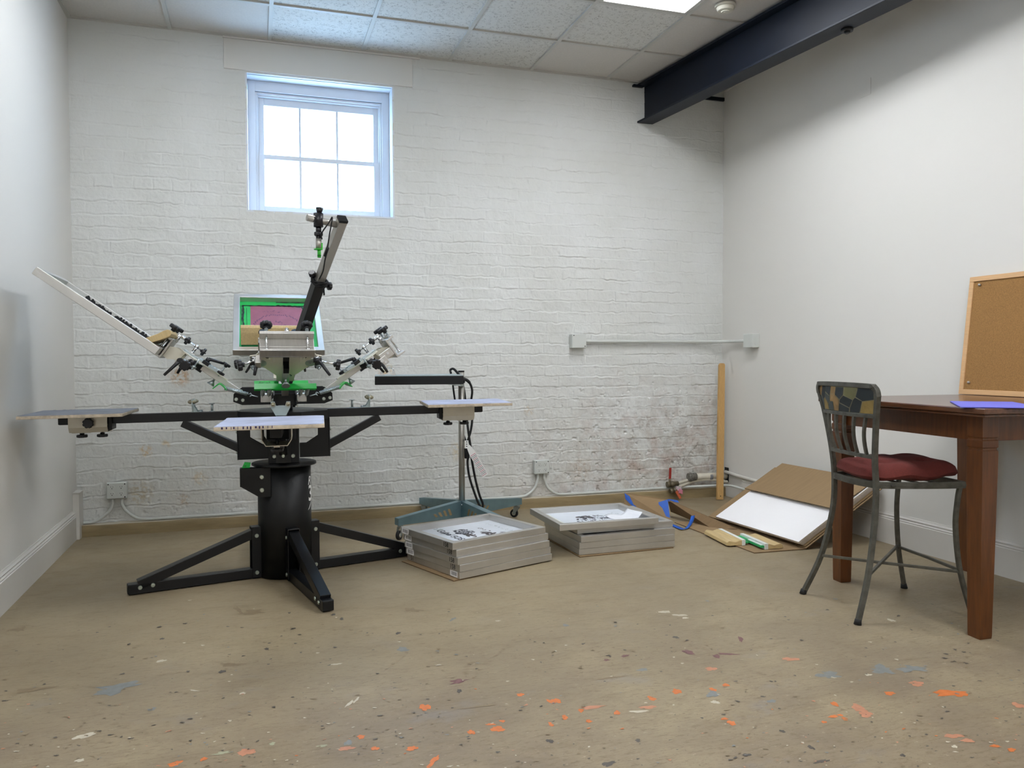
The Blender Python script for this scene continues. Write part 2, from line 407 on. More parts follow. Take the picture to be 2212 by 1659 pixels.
for a in [(918, 1528, 22, 14, 0, 0), (1462, 1494, 20, 10, 5, 0), (1202, 1514, 18, 10, 0, 0), (1190, 1516, 12, 10, 20, 0), (1124, 1501, 14, 7, 0, 0), (1408, 1509, 16, 9, 0, 0), (1540, 1490, 14, 7, 0, 0),
          (1568, 1480, 18, 5, 8, 0), (2050, 1497, 82, 9, -6, 0, .35), (2075, 1500, 30, 9, 0, 0), (1922, 1498, 26, 6, 0, 0), (1803, 1521, 16, 8, 0, 0), (1580, 1562, 18, 9, -10, 0), (1565, 1553, 14, 5, -20, 0),
          (890, 1617, 22, 10, 0, 0), (936, 1645, 12, 26, -35, 0, .4), (1075, 1575, 24, 14, 30, 0), (1060, 1565, 18, 5, -10, 0), (1018, 1582, 14, 10, 0, 0), (780, 1592, 16, 8, 0, 0), (810, 1617, 16, 8, 0, 0), (378, 1650, 26, 10, 30, 0),
          (440, 1640, 12, 8, 0, 0), (748, 1617, 30, 9, 0, 1), (532, 1625, 34, 14, 25, 1), (1280, 1528, 54, 6, 0, 1), (1400, 1528, 40, 6, 4, 1), (1536, 1445, 22, 8, 0, 1), (1708, 1424, 34, 7, -10, 1), (1855, 1530, 30, 14, 0, 1),
          (1870, 1543, 28, 12, 0, 1), (1980, 1477, 30, 10, -20, 1), (2060, 1590, 40, 8, -10, 1), (2090, 1600, 30, 6, 0, 1), (2200, 1524, 26, 9, 0, 1), (1220, 1550, 12, 10, 0, 0), (1255, 1535, 10, 8, 0, 0), (1333, 1540, 14, 8, 0, 0),
          (1800, 1548, 22, 5, -5, 0), (1825, 1553, 12, 6, 0, 0), (1780, 1560, 10, 5, 0, 0), (1815, 1545, 12, 4, 0, 0), (1085, 1558, 12, 5, 0, 0), (2185, 1620, 18, 6, 20, 0), (2150, 1612, 22, 5, 0, 0), (1272, 1558, 14, 6, 0, 0), (1190, 1565, 9, 9, 0, 0),
          (182, 1590, 44, 9, 32, 2, .25), (172, 1643, 18, 6, 20, 2), (348, 1428, 18, 5, 0, 2), (1435, 1322, 26, 5, -12, 2), (1468, 1329, 30, 4, -18, 2), (1480, 1335, 12, 4, 0, 2), (1380, 1537, 50, 4, -6, 2), (1925, 1340, 14, 5, 0, 2),
          (1876, 1458, 14, 4, -10, 2), (1800, 1463, 10, 4, 0, 2), (1545, 1517, 18, 6, 0, 2), (726, 1435, 24, 3, 0, 2), (2062, 1613, 12, 5, 0, 2), (755, 1520, 6, 16, -30, 2), (770, 1512, 4, 14, -20, 2), (420, 1492, 22, 2, -25, 2), (524, 1498, 14, 4, 10, 2),
          (545, 1323, 52, 9, -3, 7, .5), (515, 1318, 12, 14, 20, 7, .5), (890, 1318, 34, 8, -20, 7, .5), (500, 1436, 40, 8, -10, 7, .5), (70, 1490, 60, 9, 10, 7, .5), (40, 1360, 22, 10, 30, 7, .5), (350, 1380, 8, 4, 0, 3),
          (480, 1451, 14, 6, 25, 3), (576, 1402, 8, 5, 30, 3), (738, 1337, 8, 5, 0, 3), (860, 1368, 10, 5, -10, 3), (720, 1328, 10, 4, 0, 3), (1460, 1377, 12, 5, 0, 3), (1752, 1615, 12, 8, 0, 3), (1950, 1632, 10, 6, 0, 3), (1690, 1580, 10, 6, 0, 3), (1188, 1601, 16, 8, 20, 3),
          (1315, 1650, 40, 7, 20, 3, .4), (1775, 1645, 36, 5, 12, 3, .4), (1613, 1631, 18, 6, -10, 3), (992, 1493, 9, 8, 0, 3), (1648, 1505, 10, 3, 0, 3), (1378, 1600, 10, 7, 0, 3), (870, 1403, 26, 9, -38, 4), (1970, 1445, 56, 12, -10, 4, .5), (1905, 1447, 52, 14, 0, 4, .5),
          (1790, 1458, 44, 14, -30, 4, .5), (1388, 1447, 22, 6, 15, 4), (328, 1532, 16, 6, 0, 4), (1540, 1500, 30, 11, 0, 4, .4), (1667, 1515, 20, 6, 0, 4), (752, 1605, 18, 10, -50, 4), (978, 1338, 8, 8, -40, 4), (1222, 1351, 14, 5, 0, 4), (250, 1487, 90, 18, 15, 4, .5),
          (1487, 1409, 20, 10, 35, 5), (1572, 1413, 40, 4, -22, 5, .3), (1548, 1418, 16, 7, 0, 5), (1600, 1381, 8, 12, -25, 5), (990, 1472, 40, 7, 20, 5, .5), (1350, 1417, 18, 4, 10, 5), (1310, 1426, 12, 4, -30, 5), (695, 1612, 22, 5, -4, 6), (480, 1627, 36, 5, 3, 6, .5), (588, 1607, 12, 6, 0, 6), (1040, 1526, 70, 3, 6, 7, .4), (1320, 1464, 70, 3, 6, 7, .4)]:
    blob_px(*a)
for i in range(1100):
    px, py = random.uniform(0, 2212), 1290+370*random.random()**.7
    m = random.choice([3, 3, 3, 7, 7, 2, 7, 7, 7, 7, 7, 0 if py > 1470 and px > 500 and random.random() < .6 else 7, 4, 1 if py > 1500 else 3])
    s_ = random.uniform(1.2, 4.4); blob_px(px, py, s_*random.uniform(.8, 2.6), s_*.6, random.uniform(-30, 30), m, .4)
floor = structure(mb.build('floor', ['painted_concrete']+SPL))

# ceiling: tiles as panels between T-bars, with openings where the light panels sit
LIGHTS = [(0, -1), (4, -1), (4, -2), (0, -5), (0, -6), (4, -5), (4, -6), (0, -9), (0, -10), (4, -9), (4, -10)]     # (column, row); rows towards the viewer are unseen, added to brighten the right wall
def cell(c, r): return GX+c*TILE, GX+(c+1)*TILE, GY+r*TILE, GY+(r-1)*TILE
mb = MB()
mb.bb(V(-.2, .3, RZ+.03), V(RX+.2, YB-.2, RZ+.12), 0)
xs = [-.2, GX]+[GX+i*TILE for i in range(1, 7)]+[RX+.2]
ys = [.3, GY]+[GY-i*TILE for i in range(1, 13)]+[YB-.2]
for i in range(len(xs)-1):
    for j in range(len(ys)-1):
        if (i-1, -(j-1)) in [(c, r) for c, r in LIGHTS]: continue
        plain = (i == 5 and j == 0) or (i == 6) or (i == 1 and j == 0) or i == 0
        zt_ = RZ+.005
        mb.add([(xs[i], ys[j], zt_), (xs[i+1], ys[j], zt_), (xs[i+1], ys[j+1], zt_), (xs[i], ys[j+1], zt_)], [(3, 2, 1, 0)][:1], 1 if plain else 0)
ceil = structure(mb.build('ceiling', ['ceiling_tile', 'ceiling_tile_plain']))
mb = MB()
for x in xs[1:-1]: mb.bb(V(x-.012, .0, RZ-.006), V(x+.012, YB, RZ+.01))
for y in ys[1:-1]: mb.bb(V(0, y-.012, RZ-.0055), V(RX, y+.012, RZ+.01))
mb.bb(V(0, -.022, RZ-.0058), V(RX, 0.02, RZ+.01)); mb.bb(V(0, 0, RZ-.0062), V(.02, YB, RZ+.01)); mb.bb(V(RX-.02, 0, RZ-.0062), V(RX, YB, RZ+.01))
mb.build('ceiling_grid', 'tbar', ceil)
LAB = {(0, -1): 'white lit ceiling panel nearest the left wall and brick wall', (4, -1): 'white lit ceiling panel beside the smoke detector near the navy beam',
       (0, -5): 'unseen ceiling panel added for light by the left wall, second from the brick wall', (4, -5): 'unseen ceiling panel added for light over the table side, second from the brick wall',
       (0, -9): 'ceiling panel added for light, unseen behind the viewer on the left', (4, -9): 'ceiling panel added for light, unseen behind the viewer on the right'}
for (c, r), lab in LAB.items():
    x0, x1, y0, _ = cell(c, r+0); y1 = cell(c, r-1)[3]
    y0, y1 = GY+(r+0)*TILE, GY+(r-(1 if (c, r) == (0, -1) else 2))*TILE
    t = thing('ceiling_light', lab, 'ceiling light', ((x0+x1)/2, (y0+y1)/2, RZ), group=None)
    mb = MB(); e = .014
    mb.bb(V(x0+e, y0-e, RZ-.004), V(x1-e, y0-e-.02, RZ+.028)); mb.bb(V(x0+e, y1+e, RZ-.004), V(x1-e, y1+e+.02, RZ+.028))
    mb.bb(V(x0+e, y0-e-.02, RZ-.004), V(x0+e+.02, y1+e+.02, RZ+.028)); mb.bb(V(x1-e, y0-e-.02, RZ-.004), V(x1-e-.02, y1+e+.02, RZ+.028))
    mb.build('frame', 'tbar', t)
    MB().bb(V(x0+.035, y0-.035, RZ+.004), V(x1-.035, y1+.035, RZ+.012)).build('diffuser', 'diffuser', t)

# plain walls
structure(MB().bb(V(-.12, .3, -.1), V(0, YB, RZ+.1)).build('wall_left', 'wall_paint'))
structure(MB().bb(V(RX, .3, -.1), V(RX+.12, YB, RZ+.1)).build('wall_right', 'wall_paint'))
structure(MB().bb(V(-.12, YB-.12, -.1), V(RX+.12, YB, RZ+.1)).build('wall_front', 'wall_paint'))

# painted brick wall: real relief
WX0, WX1, WZ0, WZ1 = 1.047, 2.004, 2.092, 2.988
def vnoise(x, y, seed):
    r = np.random.default_rng(seed); T = r.random((256, 256))
    xi, yi = np.floor(x).astype(int), np.floor(y).astype(int); fx, fy = x-xi, y-yi
    fx, fy = fx*fx*(3-2*fx), fy*fy*(3-2*fy)
    g = lambda a, b: T[a % 256, b % 256]
    return (g(xi, yi)*(1-fx)+g(xi+1, yi)*fx)*(1-fy)+(g(xi, yi+1)*(1-fx)+g(xi+1, yi+1)*fx)*fy
def fbm(x, y, seed, o=4): return sum(vnoise(x*2**k, y*2**k, seed+k)*.5**k for k in range(o))/sum(.5**k for k in range(o))
def sstep(a, b, x): t = np.clip((x-a)/(b-a), 0, 1); return t*t*(3-2*t)
st = .0044
gx = np.concatenate([np.linspace(0, WX0, int(WX0/st)), np.linspace(WX0, WX1, int((WX1-WX0)/st))[1:], np.linspace(WX1, RX+.004, int((RX-WX1)/st))[1:]])
gz = np.concatenate([np.linspace(0, WZ0, int(WZ0/st)), np.linspace(WZ0, WZ1, int((WZ1-WZ0)/st))[1:], np.linspace(WZ1, RZ+.03, int((RZ+.03-WZ1)/st))[1:]])
Xg, Zg = np.meshgrid(gx, gz, indexing='ij')
RH, BW = .0807, .225
wob = (fbm(Xg*3, Zg*3, 1)-.5)*.026+(fbm(Xg*22, Zg*22, 5, 3)-.5)*.019
zz = (Zg+wob)/RH; row = np.floor(zz).astype(int); dz = np.minimum(zz-row, row+1-zz)*RH
rr = np.random.default_rng(3); jit = rr.random(64)*.05; head = (np.arange(64) % 6 == 3)
bw = np.where(head[row % 64], BW*.5, BW)
xx = (Xg+(fbm(Xg*14, Zg*14, 9, 3)-.5)*.016+jit[row % 64]+np.where(row % 2 == 0, 0, BW*.5)*np.where(head[row % 64], .5, 1))/bw
colm = np.floor(xx).astype(int); dx = np.minimum(xx-colm, colm+1-xx)*bw
hsh = rr.random((64, 64)); hsh2 = rr.random((64, 64)); hsh3 = rr.random((64, 64))
off = (hsh[row % 64, colm % 64]-.5)*.0036
tilt = (hsh2[row % 64, colm % 64]-.5)*.006*((zz-row)-.5)*2
jd = .0040*(.65+.7*fbm(Xg*5, Zg*5, 21, 3))
face = sstep(.0008, .0070, dz)
vface = sstep(.0004, .0062, dx)
smooth_top = sstep(2.35, 2.95, Zg)*.65+sstep(.9, .2, Xg)*sstep(1.2, 2.2, Zg)*.35
smooth_top = np.maximum(smooth_top, sstep(4.0, 4.3, Xg)*sstep(1.1, 1.6, Zg)*.5)
rough = sstep(2.6, 3.8, Xg)*sstep(1.15, .6, Zg)
vdeep = .08+.55*hsh3[row % 64, colm % 64]**1.5
H = (off+tilt)*np.minimum(face, vface)-jd*(1-face)-jd*vdeep*(1-vface)*face
sg = np.where(zz-row < .5, zz-row, zz-row-1)*RH          # signed height over the nearest bed joint
ridge = np.exp(-((sg+.0034)/.0022)**2)*np.clip(fbm(Xg*7, row*3.7+Xg*0, 31, 5)-.30, 0, 1)*.0135
lip = ridge+np.exp(-((dz-.010)/.005)**2)*np.clip(fbm(Xg*9, Zg*30, 35, 3)-.5, 0, 1)*.010
H += lip
H += (fbm(Xg*26, Zg*26, 41, 5)-.5)*.0046*(1+.8*rough)
pits = np.clip(fbm(Xg*34, Zg*34, 55, 3)-.68, 0, 1)*.05*(.2+.9*rough+.5*sstep(.7, .1, Zg))
H = (H-pits)*(1-.72*smooth_top)+(fbm(Xg*1.5, Zg*1.5, 61, 2)-.5)*.008*1
H = np.clip(H, -.016, .008)
for (ex, ez) in [(WX0, None), (WX1, None)]:
    H = np.where((np.abs(Xg-ex) < .03) & (Zg > WZ0-.02) & (Zg < WZ1+.02), H*.7, H)
nx, nz = len(gx), len(gz)
co = np.stack([Xg, -H, Zg], -1).reshape(-1, 3)
idx = np.arange(nx*nz).reshape(nx, nz)
q = np.stack([idx[:-1, :-1], idx[1:, :-1], idx[1:, 1:], idx[:-1, 1:]], -1)
cx, cz = (gx[:-1]+gx[1:])/2, (gz[:-1]+gz[1:])/2
hole = ((cx[:, None] > WX0) & (cx[:, None] < WX1) & (cz[None] > WZ0) & (cz[None] < WZ1))
q = q[~hole].reshape(-1, 4)
me = bpy.data.meshes.new('wall_back'); me.vertices.add(len(co)); me.vertices.foreach_set('co', co.ravel())
me.loops.add(q.size); me.loops.foreach_set('vertex_index', q.ravel()); me.polygons.add(len(q))
me.polygons.foreach_set('loop_start', np.arange(0, q.size, 4)); me.polygons.foreach_set('use_smooth', np.ones(len(q), bool))
me.update(calc_edges=True); me.validate(); me.materials.append(MATS['painted_brick'])
wb = structure(bpy.data.objects.new('wall_back', me)); C.objects.link(wb)
mb = MB()       # the masonry behind the relief, with the reveal of the opening
for a, b in [((-.2, .02, -.1), (WX0, .34, RZ+.1)), ((WX1, .02, -.1), (RX+.2, .34, RZ+.1)), ((WX0, .02, -.1), (WX1, .34, WZ0)), ((WX0, .02, WZ1), (WX1, .34, RZ+.1))]: mb.bb(V(*a), V(*b))
for a, b in [((WX0-.012, -.001, WZ0-.01), (WX0, .03, WZ1+.01)), ((WX1, -.001, WZ0-.01), (WX1+.012, .03, WZ1+.01)), ((WX0, -.001, WZ1), (WX1, .03, WZ1+.012)), ((WX0, -.001, WZ0-.012), (WX1, .03, WZ0))]: mb.bb(V(*a), V(*b))
mb.build('masonry', 'window_white', wb)

# window
win = bpy.data.objects.new('window_1', None); C.objects.link(win); win.location = (1.525, .1, WZ0); structure(win)
mb = MB(); yf = .115
def ring(mb, x0, x1, z0, z1, w, y0, y1, wt=None, wb_=None):
    wt = w if wt is None else wt; wb_ = w if wb_ is None else wb_
    mb.bb(V(x0, y0, z0), V(x0+w, y1, z1)); mb.bb(V(x1-w, y0, z0), V(x1, y1, z1))
    mb.bb(V(x0+w, y0, z1-wt), V(x1-w, y1, z1)); mb.bb(V(x0+w, y0, z0), V(x1-w, y1, z0+wb_))
ring(mb, WX0+.001, WX1-.001, WZ0+.001, WZ1-.001, .05, .135, .235, .068, .012)
ring(mb, WX0+.051, WX1-.051, WZ0+.013, WZ1-.073, .012, .147, .235, .014, .003)
ring(mb, WX0+.063, WX1-.063, WZ0+.016, WZ1-.087, .008, .160, .235, .012, .003)
mb.build('frame', 'window_white', win, bevel=.002)
px = [1.150, 1.3895, 1.397, 1.6415, 1.649, 1.889]
zmid = 2.487
for nm, z0, z1, y0 in (('upper_sash', zmid-.014, 2.893, .185), ('lower_sash', 2.108, zmid+.016, .163)):
    mb = MB(); up = nm[0] == 'u'
    ring(mb, 1.118, 1.934, z0, z1, .036, y0, y0+.022, .052 if up else .03, .028 if up else .045)
    for a in (1.392, 1.645): mb.bb(V(a-.0075, y0+.003, z0+.02), V(a+.0075, y0+.019, z1-.02))
    s_ = mb.build(nm, 'window_white', win, bevel=.002)
    for a, b in ((1.15, 1.388), (1.396, 1.641), (1.649, 1.902)):
        MB().bb(V(a, y0+.009, z0+(.024 if up else .04)), V(b, y0+.012, z1-(.048 if up else .026))).build('pane', 'window_glass', s_)
ld = bpy.data.lights.new('daylight_portal', 'AREA'); ld.shape = 'RECTANGLE'; ld.size = .8; ld.size_y = .78; ld.cycles.is_portal = True
lo = bpy.data.objects.new('daylight_portal', ld); C.objects.link(lo); lo.location = (1.525, .27, 2.53); lo.rotation_euler = (-PI/2, 0, 0)

# smooth painted lintel above the window
mb = MB(); mb.bb(V(.905, -.012, 3.0), V(2.146, .01, 3.195)); mb.bb(V(.9, -.018, 3.196), V(2.2, .01, 3.208))
structure(mb.build('trim_1', 'wall_paint', bevel=.003))
# concrete curb along the brick wall
mb = MB()
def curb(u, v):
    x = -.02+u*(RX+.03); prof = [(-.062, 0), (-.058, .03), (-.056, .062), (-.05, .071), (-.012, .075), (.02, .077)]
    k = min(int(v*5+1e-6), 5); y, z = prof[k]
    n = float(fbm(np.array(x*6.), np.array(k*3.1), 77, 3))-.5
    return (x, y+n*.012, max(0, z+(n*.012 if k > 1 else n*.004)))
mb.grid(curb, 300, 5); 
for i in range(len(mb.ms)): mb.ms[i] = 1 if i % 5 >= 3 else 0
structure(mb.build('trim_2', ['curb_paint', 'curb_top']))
# baseboards
def base_profile(h): return [(0, 0), (.018, 0), (.018, h*.78), (.014, h*.80), (.016, h*.83), (.010, h*.87), (.013, h*.91), (.006, h*.96), (.004, h), (0, h)]
structure(MB().prism(base_profile(.18), (0, (YB-.065)/2, 0), (1, 0, 0), (0, 0, 1), abs(YB)-.065).build('baseboard_left', 'trim_white'))
structure(MB().prism([(-x, z) for x, z in base_profile(.186)], (RX, (YB-.30)/2, 0), (1, 0, 0), (0, 0, 1), abs(YB)-.30).build('baseboard_right', 'trim_white'))
mb = MB(); mb.bb(V(.0, -.125, 0), V(.036, -.064, .285)); mb.bb(V(0, -.13, .285), V(.042, -.02, .292)); mb.bb(V(0.0, -.064, .072), V(.036, -.012, .285))
structure(mb.build('trim_3', 'trim_white', bevel=.002))
# old painted-over plate high on the right wall
tag(MB().bb(V(RX-.0035, -1.60, 2.70), V(RX, -1.50, 2.80)).build('wall_plate', 'wall_paint', bevel=.001), 'small square blank plate painted over, high on the right white wall under the beam', 'cover plate')

# steel beam
bx0, dxb = 3.955, .105
def beam_f(a, y, z): return (a+bx0-dxb*y, y, z)
mb = MB(beam_f); zt = RZ-.012
yy0, yy1 = .012, -7.9
mb.bb(V(-.066, yy0, 2.908), V(.066, yy1, 2.922)); mb.bb(V(-.066, yy0, zt-.016), V(.066, yy1, zt)); mb.bb(V(-.005, yy0, 2.922), V(.005, yy1, zt-.016))
for sgn in (-1, 1): mb.prism([(sgn*.005, 2.922), (sgn*.022, 2.922), (sgn*.005, 2.939)], (0, (yy0+yy1)/2, 0), (1, 0, 0), (0, 0, 1), abs(yy1-yy0))
beam = tag(mb.build('steel_beam', 'beam_navy', bevel=.002), 'navy painted steel I-beam under the ceiling, running out of the brick wall', 'beam')
mb = MB(); mb.bb(V(3.845, -.028, 3.175), V(3.93, .0, 3.19)); mb.bb(V(4.30, -.02, 3.14), V(4.645, .0, 3.166)); mb.build('end_plate', 'beam_navy', beam)
t = thing('sprinkler_head', 'small dark round fitting hanging under the navy ceiling beam', 'fitting', onz(1830, 66, 2.9))
p0 = V(*onz(1830, 66, 2.9)); MB().cyl(p0+V(0, 0, .009), p0-V(0, 0, .006), .034, .03).build('cap', 'black', t); MB().cyl(p0-V(0, 0, .006), p0-V(0, 0, .016), .018, .012).build('nozzle', 'black', t)
# smoke detector
p0 = V(*onz(1567, 11, RZ)); t = thing('smoke_detector', 'round white smoke detector on the ceiling between the lit panel and the beam', 'smoke detector', p0)
MB().cyl(p0, p0-V(0, 0, .014), .062, n=36).build('mounting_ring', 'detector_white', t, bevel=.002)
mb = MB(); mb.cyl(p0-V(0, 0, .014), p0-V(0, 0, .036), .054, .046, n=36); mb.cyl(p0-V(0, 0, .036), p0-V(0, 0, .043), .026, .024, n=30); mb.build('body', 'detector_white', t, bevel=.003)
MB().cyl(p0-V(0, 0, .043), p0-V(0, 0, .047), .010, n=16).build('test_button', 'detector_white', t)

# ------------------------------------------------------------------ electrical boxes and conduits
def outlet(cx, cz, lab, grp):
    t = thing('outlet_box', lab, 'outlet', (cx, -.045, cz-.052), group=grp)
    MB().bb(V(cx-.059, -.050, cz-.052), V(cx+.059, -.004, cz+.052)).build('box', 'white_plastic', t, bevel=.006, seg=3)
    MB().bb(V(cx-.055, -.054, cz-.048), V(cx+.055, -.050, cz+.048)).build('cover', 'white_plastic', t, bevel=.002)
    for sx in (-1, 1):
        for sz in (-1, 1):
            ux, uz = cx+sx*.026, cz+sz*.021
            mb = MB(); mb.cyl((ux, -.054, uz), (ux, -.0565, uz), .017, n=24)
            for dx_ in (-.006, .006): mb.bb(V(ux+dx_-.001, -.057, uz+.001), V(ux+dx_+.001, -.0564, uz+.008), 1)
            mb.cyl((ux, -.0564, uz-.006), (ux, -.057, uz-.006), .0028, n=10, m=1)
            mb.build('receptacle', ['white_plastic', 'slot'], t)
    for sx, sz in ((-1, 1), (1, -1), (1, 1)): MB().cyl((cx+sx*.047, -.054, cz+sz*.041), (cx+sx*.047, -.0552, cz+sz*.041), .004, n=10).build('screw', 'slot', t)
    return t
O1, O2 = ony(252, 1060, -.05), ony(1171, 1009, -.05)
outlet(O1[0], O1[2], 'white four-socket outlet box on the brick wall near the left corner', None)
outlet(O2[0], O2[2], 'white four-socket outlet box on the brick wall right of the pole stand', None)
def conduit(name, pts, r, lab, m='white_plastic', n=10):
    return tag(MB().tube(curve(pts, 8), r, n).build(name, m), lab, 'conduit')
yc = -.030; cz0 = .086
conduit('conduit', [(O1[0]-.027, yc, O1[2]-.053), (O1[0]-.027, yc, O1[2]-.09), (O1[0]-.05, yc, cz0+.06), (O1[0]-.11, yc, cz0+.012), (O1[0]-.15, yc, cz0), (.04, yc, cz0)], .0095, 'short white conduit curving down left from the left outlet box to the corner')
conduit('conduit', [(O1[0]+.027, yc, O1[2]-.053), (O1[0]+.027, yc, O1[2]-.09), (O1[0]+.05, yc, cz0+.06), (O1[0]+.11, yc, cz0+.012), (O1[0]+.17, yc, cz0+.001), (O1[0]+.23, yc, cz0), (O1[0]+.30, yc, cz0), (O1[0]+.45, yc, cz0), (1.2, yc, cz0), (2.0, yc, cz0), (O2[0]-.45, yc, cz0), (O2[0]-.30, yc, cz0), (O2[0]-.23, yc, cz0), (O2[0]-.17, yc, cz0+.001), (O2[0]-.11, yc, cz0+.012), (O2[0]-.05, yc, cz0+.06), (O2[0]-.027, yc, O2[2]-.09), (O2[0]-.027, yc, O2[2]-.053)], .0095,
        'long white conduit running along the curb between the two outlet boxes')
conduit('conduit', [(O2[0]+.027, yc, O2[2]-.053), (O2[0]+.027, yc, O2[2]-.09), (O2[0]+.05, yc, cz0+.06), (O2[0]+.11, yc, cz0+.012), (O2[0]+.17, yc, cz0+.001), (O2[0]+.23, yc, cz0), (O2[0]+.30, yc, cz0), (3.6, yc, cz0), (4.0, yc-.005, cz0+.004), (4.25, yc-.03, cz0+.006), (4.45, yc-.075, cz0+.012), (4.56, yc-.115, cz0+.016), (4.605, yc-.2, cz0+.02), (4.612, yc-.5, cz0+.01), (4.612, -1.0, cz0+.005)], .0095,
        'white conduit from the right outlet box bending round the corner onto the right wall')
J1, J2 = ony(1250, 737, -.05), onx(1623, 736, RX-.03)
t = thing('junction_box', 'white junction box at the left end of the high conduit on the brick wall', 'junction box', (J1[0], -.03, J1[2]))
MB().bb(V(J1[0]-.058, -.062, J1[2]-.052), V(J1[0]+.058, -.004, J1[2]+.052)).build('box', 'white_plastic', t, bevel=.004)
MB().bb(V(J1[0]-.055, -.066, J1[2]-.049), V(J1[0]+.055, -.062, J1[2]+.049)).build('cover', 'white_plastic', t, bevel=.001)
for a, b in ((.045, -.038), (-.045, .042)): MB().cyl((J1[0]+a, -.066, J1[2]+b), (J1[0]+a, -.0675, J1[2]+b), .004, n=10).build('screw', 'slot', t)
t = thing('junction_box', 'white junction box on the right white wall at the end of the high conduit', 'junction box', (RX-.03, J2[1], J2[2]))
MB().bb(V(RX-.062, J2[1]-.058, J2[2]-.052), V(RX, J2[1]+.058, J2[2]+.052)).build('box', 'white_plastic', t, bevel=.004)
mb = MB(); mb.cyl((RX-.03, J2[1]-.058, J2[2]+.012), (RX-.03, J2[1]-.0595, J2[2]+.012), .014, n=18); mb.cyl((RX-.03, J2[1]-.058, J2[2]-.02), (RX-.03, J2[1]-.0595, J2[2]-.02), .011, n=18); mb.build('knockout', 'white_plastic', t)
conduit('conduit', [(J1[0]+.058, -.032, J1[2]), (J1[0]+.3, -.032, J1[2]), (4.2, -.032, J1[2]), (4.45, -.036, J1[2]), (4.56, -.08, J1[2]), (RX-.036, -.17, J1[2]), (RX-.032, J2[1]+.12, J2[2]), (RX-.032, J2[1]+.058, J2[2])], .0125, 'white conduit between the two high junction boxes bending round the corner')
# pipes in the corner
P1, P2 = V(*ony(1492, 1030, -.075)), V(*ony(1560, 1028, -.075))
t = thing('waste_pipe', 'thick cream pipe end with a black rubber cap low in the right corner', 'pipe', P1)
MB().cyl(P1+V(.04, 0, 0), V(RX, -.075, P2[2]), .026, n=24).build('pipe', 'pipe_cream', t)
mb = MB(); mb.cyl(P1-V(.022, 0, 0), P1+V(.045, 0, 0), .0295, n=24); mb.cyl(P1-V(.006, 0, 0), P1+V(.004, 0, 0), .033, n=24); mb.build('end_cap', 'rubber_boot', t)
pb = V(*ony(1534, 1030, -.075)); MB().cyl(pb-V(.012, 0, 0), pb+V(.012, 0, 0), .0295, n=24).build('strap', 'grey_band', t)
vp = V(*ony(1452, 1046, -.075))
t = thing('water_valve', 'brass water valves with red lever handles and a pink tag near the right corner', 'valve', vp)
mb = MB(); mb.cyl(vp-V(.035, 0, 0), vp+V(.05, 0, .004), .019, n=16); mb.cyl(vp-V(.045, 0, 0), vp-V(.02, 0, 0), .023, n=8); mb.sphere(vp, .025); mb.cyl(vp-V(.02, 0, -.01), vp-V(.02, 0, -.045), .009, n=10)
mb.cyl(vp+V(.0, -.02, -.045), vp+V(.06, -.02, -.03), .016, n=14); mb.sphere(vp+V(.01, -.02, -.045), .022); mb.cyl(vp+V(-.03, -.02, -.05), vp+V(-.0, -.02, -.045), .02, n=8)
mb.build('body', 'brass', t)
hh = vp+V(-.02, 0, .045); MB().bar(hh-V(0, 0, .005), hh+V(.004, 0, .085), .012, .020, up=(1, 0, 0)).build('handle', 'red_handle', t, bevel=.005)
h1, h2 = V(*ony(1458, 1056, -.105)), V(*ony(1470, 1077, -.13)); MB().bar(h1, h2, .022, .010, up=(0, 1, 0)).build('handle', 'red_orange', t, bevel=.004)
k0 = V(*ony(1470, 1062, -.125)); mb = MB(); mb.grid(lambda u, v: k0+V((u-.5)*.034, math.sin(u*5)*.004, (v-.5)*.034+.004*math.sin(u*5)), 6, 5); mb.build('tag', 'pink_tag', t, solid=.0015)
k0 = V(*ony(1464, 1056, -.11)); mb = MB(); mb.grid(lambda u, v: k0+V((u-.5)*.05, -.01+math.sin(u*4)*.01, (v-.5)*.04), 6, 5); mb.build('plastic_bag', 'clear_bag', t, solid=.001)
for k, (dz_, lab) in enumerate([(.022, 'upper thin cream water pipe curving from the valves to the corner hole'), (-.012, 'lower thin cream water pipe curving from the valves to the corner hole')]):
    conduit('water_pipe', [tuple(vp+V(.05, -.012*k, .004-.028*k)), ony(1490, 1036+k*6, -.06), ony(1520, 1029+k*7, -.05-.03*k), ony(1545, 1030+k*7, -.06-.03*k), (RX-.002, -.068-.024*k, ony(1565, 1033+k*7, -.07)[2])], .011, lab, 'pipe_cream')
conduit('wall_pipe', [onx(1567, 1019, RX-.022), onx(1600, 1029.5, RX-.022), onx(1660, 1046, RX-.022), onx(1730, 1063, RX-.022)], .013, 'white pipe running along the right wall just above its baseboard', 'trim_white')
tag(MB().bb(V(RX-.008, -.104, .118), V(RX-.0, -.05, .232)).build('pipe_hole', 'dark_hole', bevel=.006), 'dark ragged hole in the right wall where the corner pipes go through', 'hole')

# wooden stick in the corner
a, b = V(4.5, -.205, .0), V(4.574, -.105, 1.058); ax = nrm(b-a); yd = nrm(np.cross(ax, V(1, 0, 0))); xd = np.cross(yd, ax)
L_ = np.linalg.norm(b-a)
mb = MB(); mb.prism([(-.026, 0), (.026, 0), (.0275, L_*.55), (.026, L_-.012), (.018, L_), (-.014, L_), (-.024, L_-.016), (-.0275, L_*.5)], a+V(0, 0, .004), xd, ax, .019)
st_ = tag(mb.build('wooden_stick', 'stick_wood', bevel=.0015), 'bare wooden batten standing upright in the far right corner', 'stick')
MB().cyl(a+ax*.028-yd*.0-V(0, .0105, -.004), a+ax*.028-V(0, .0125, -.004), .004, n=10).build('hole', 'dark_hole', st_)

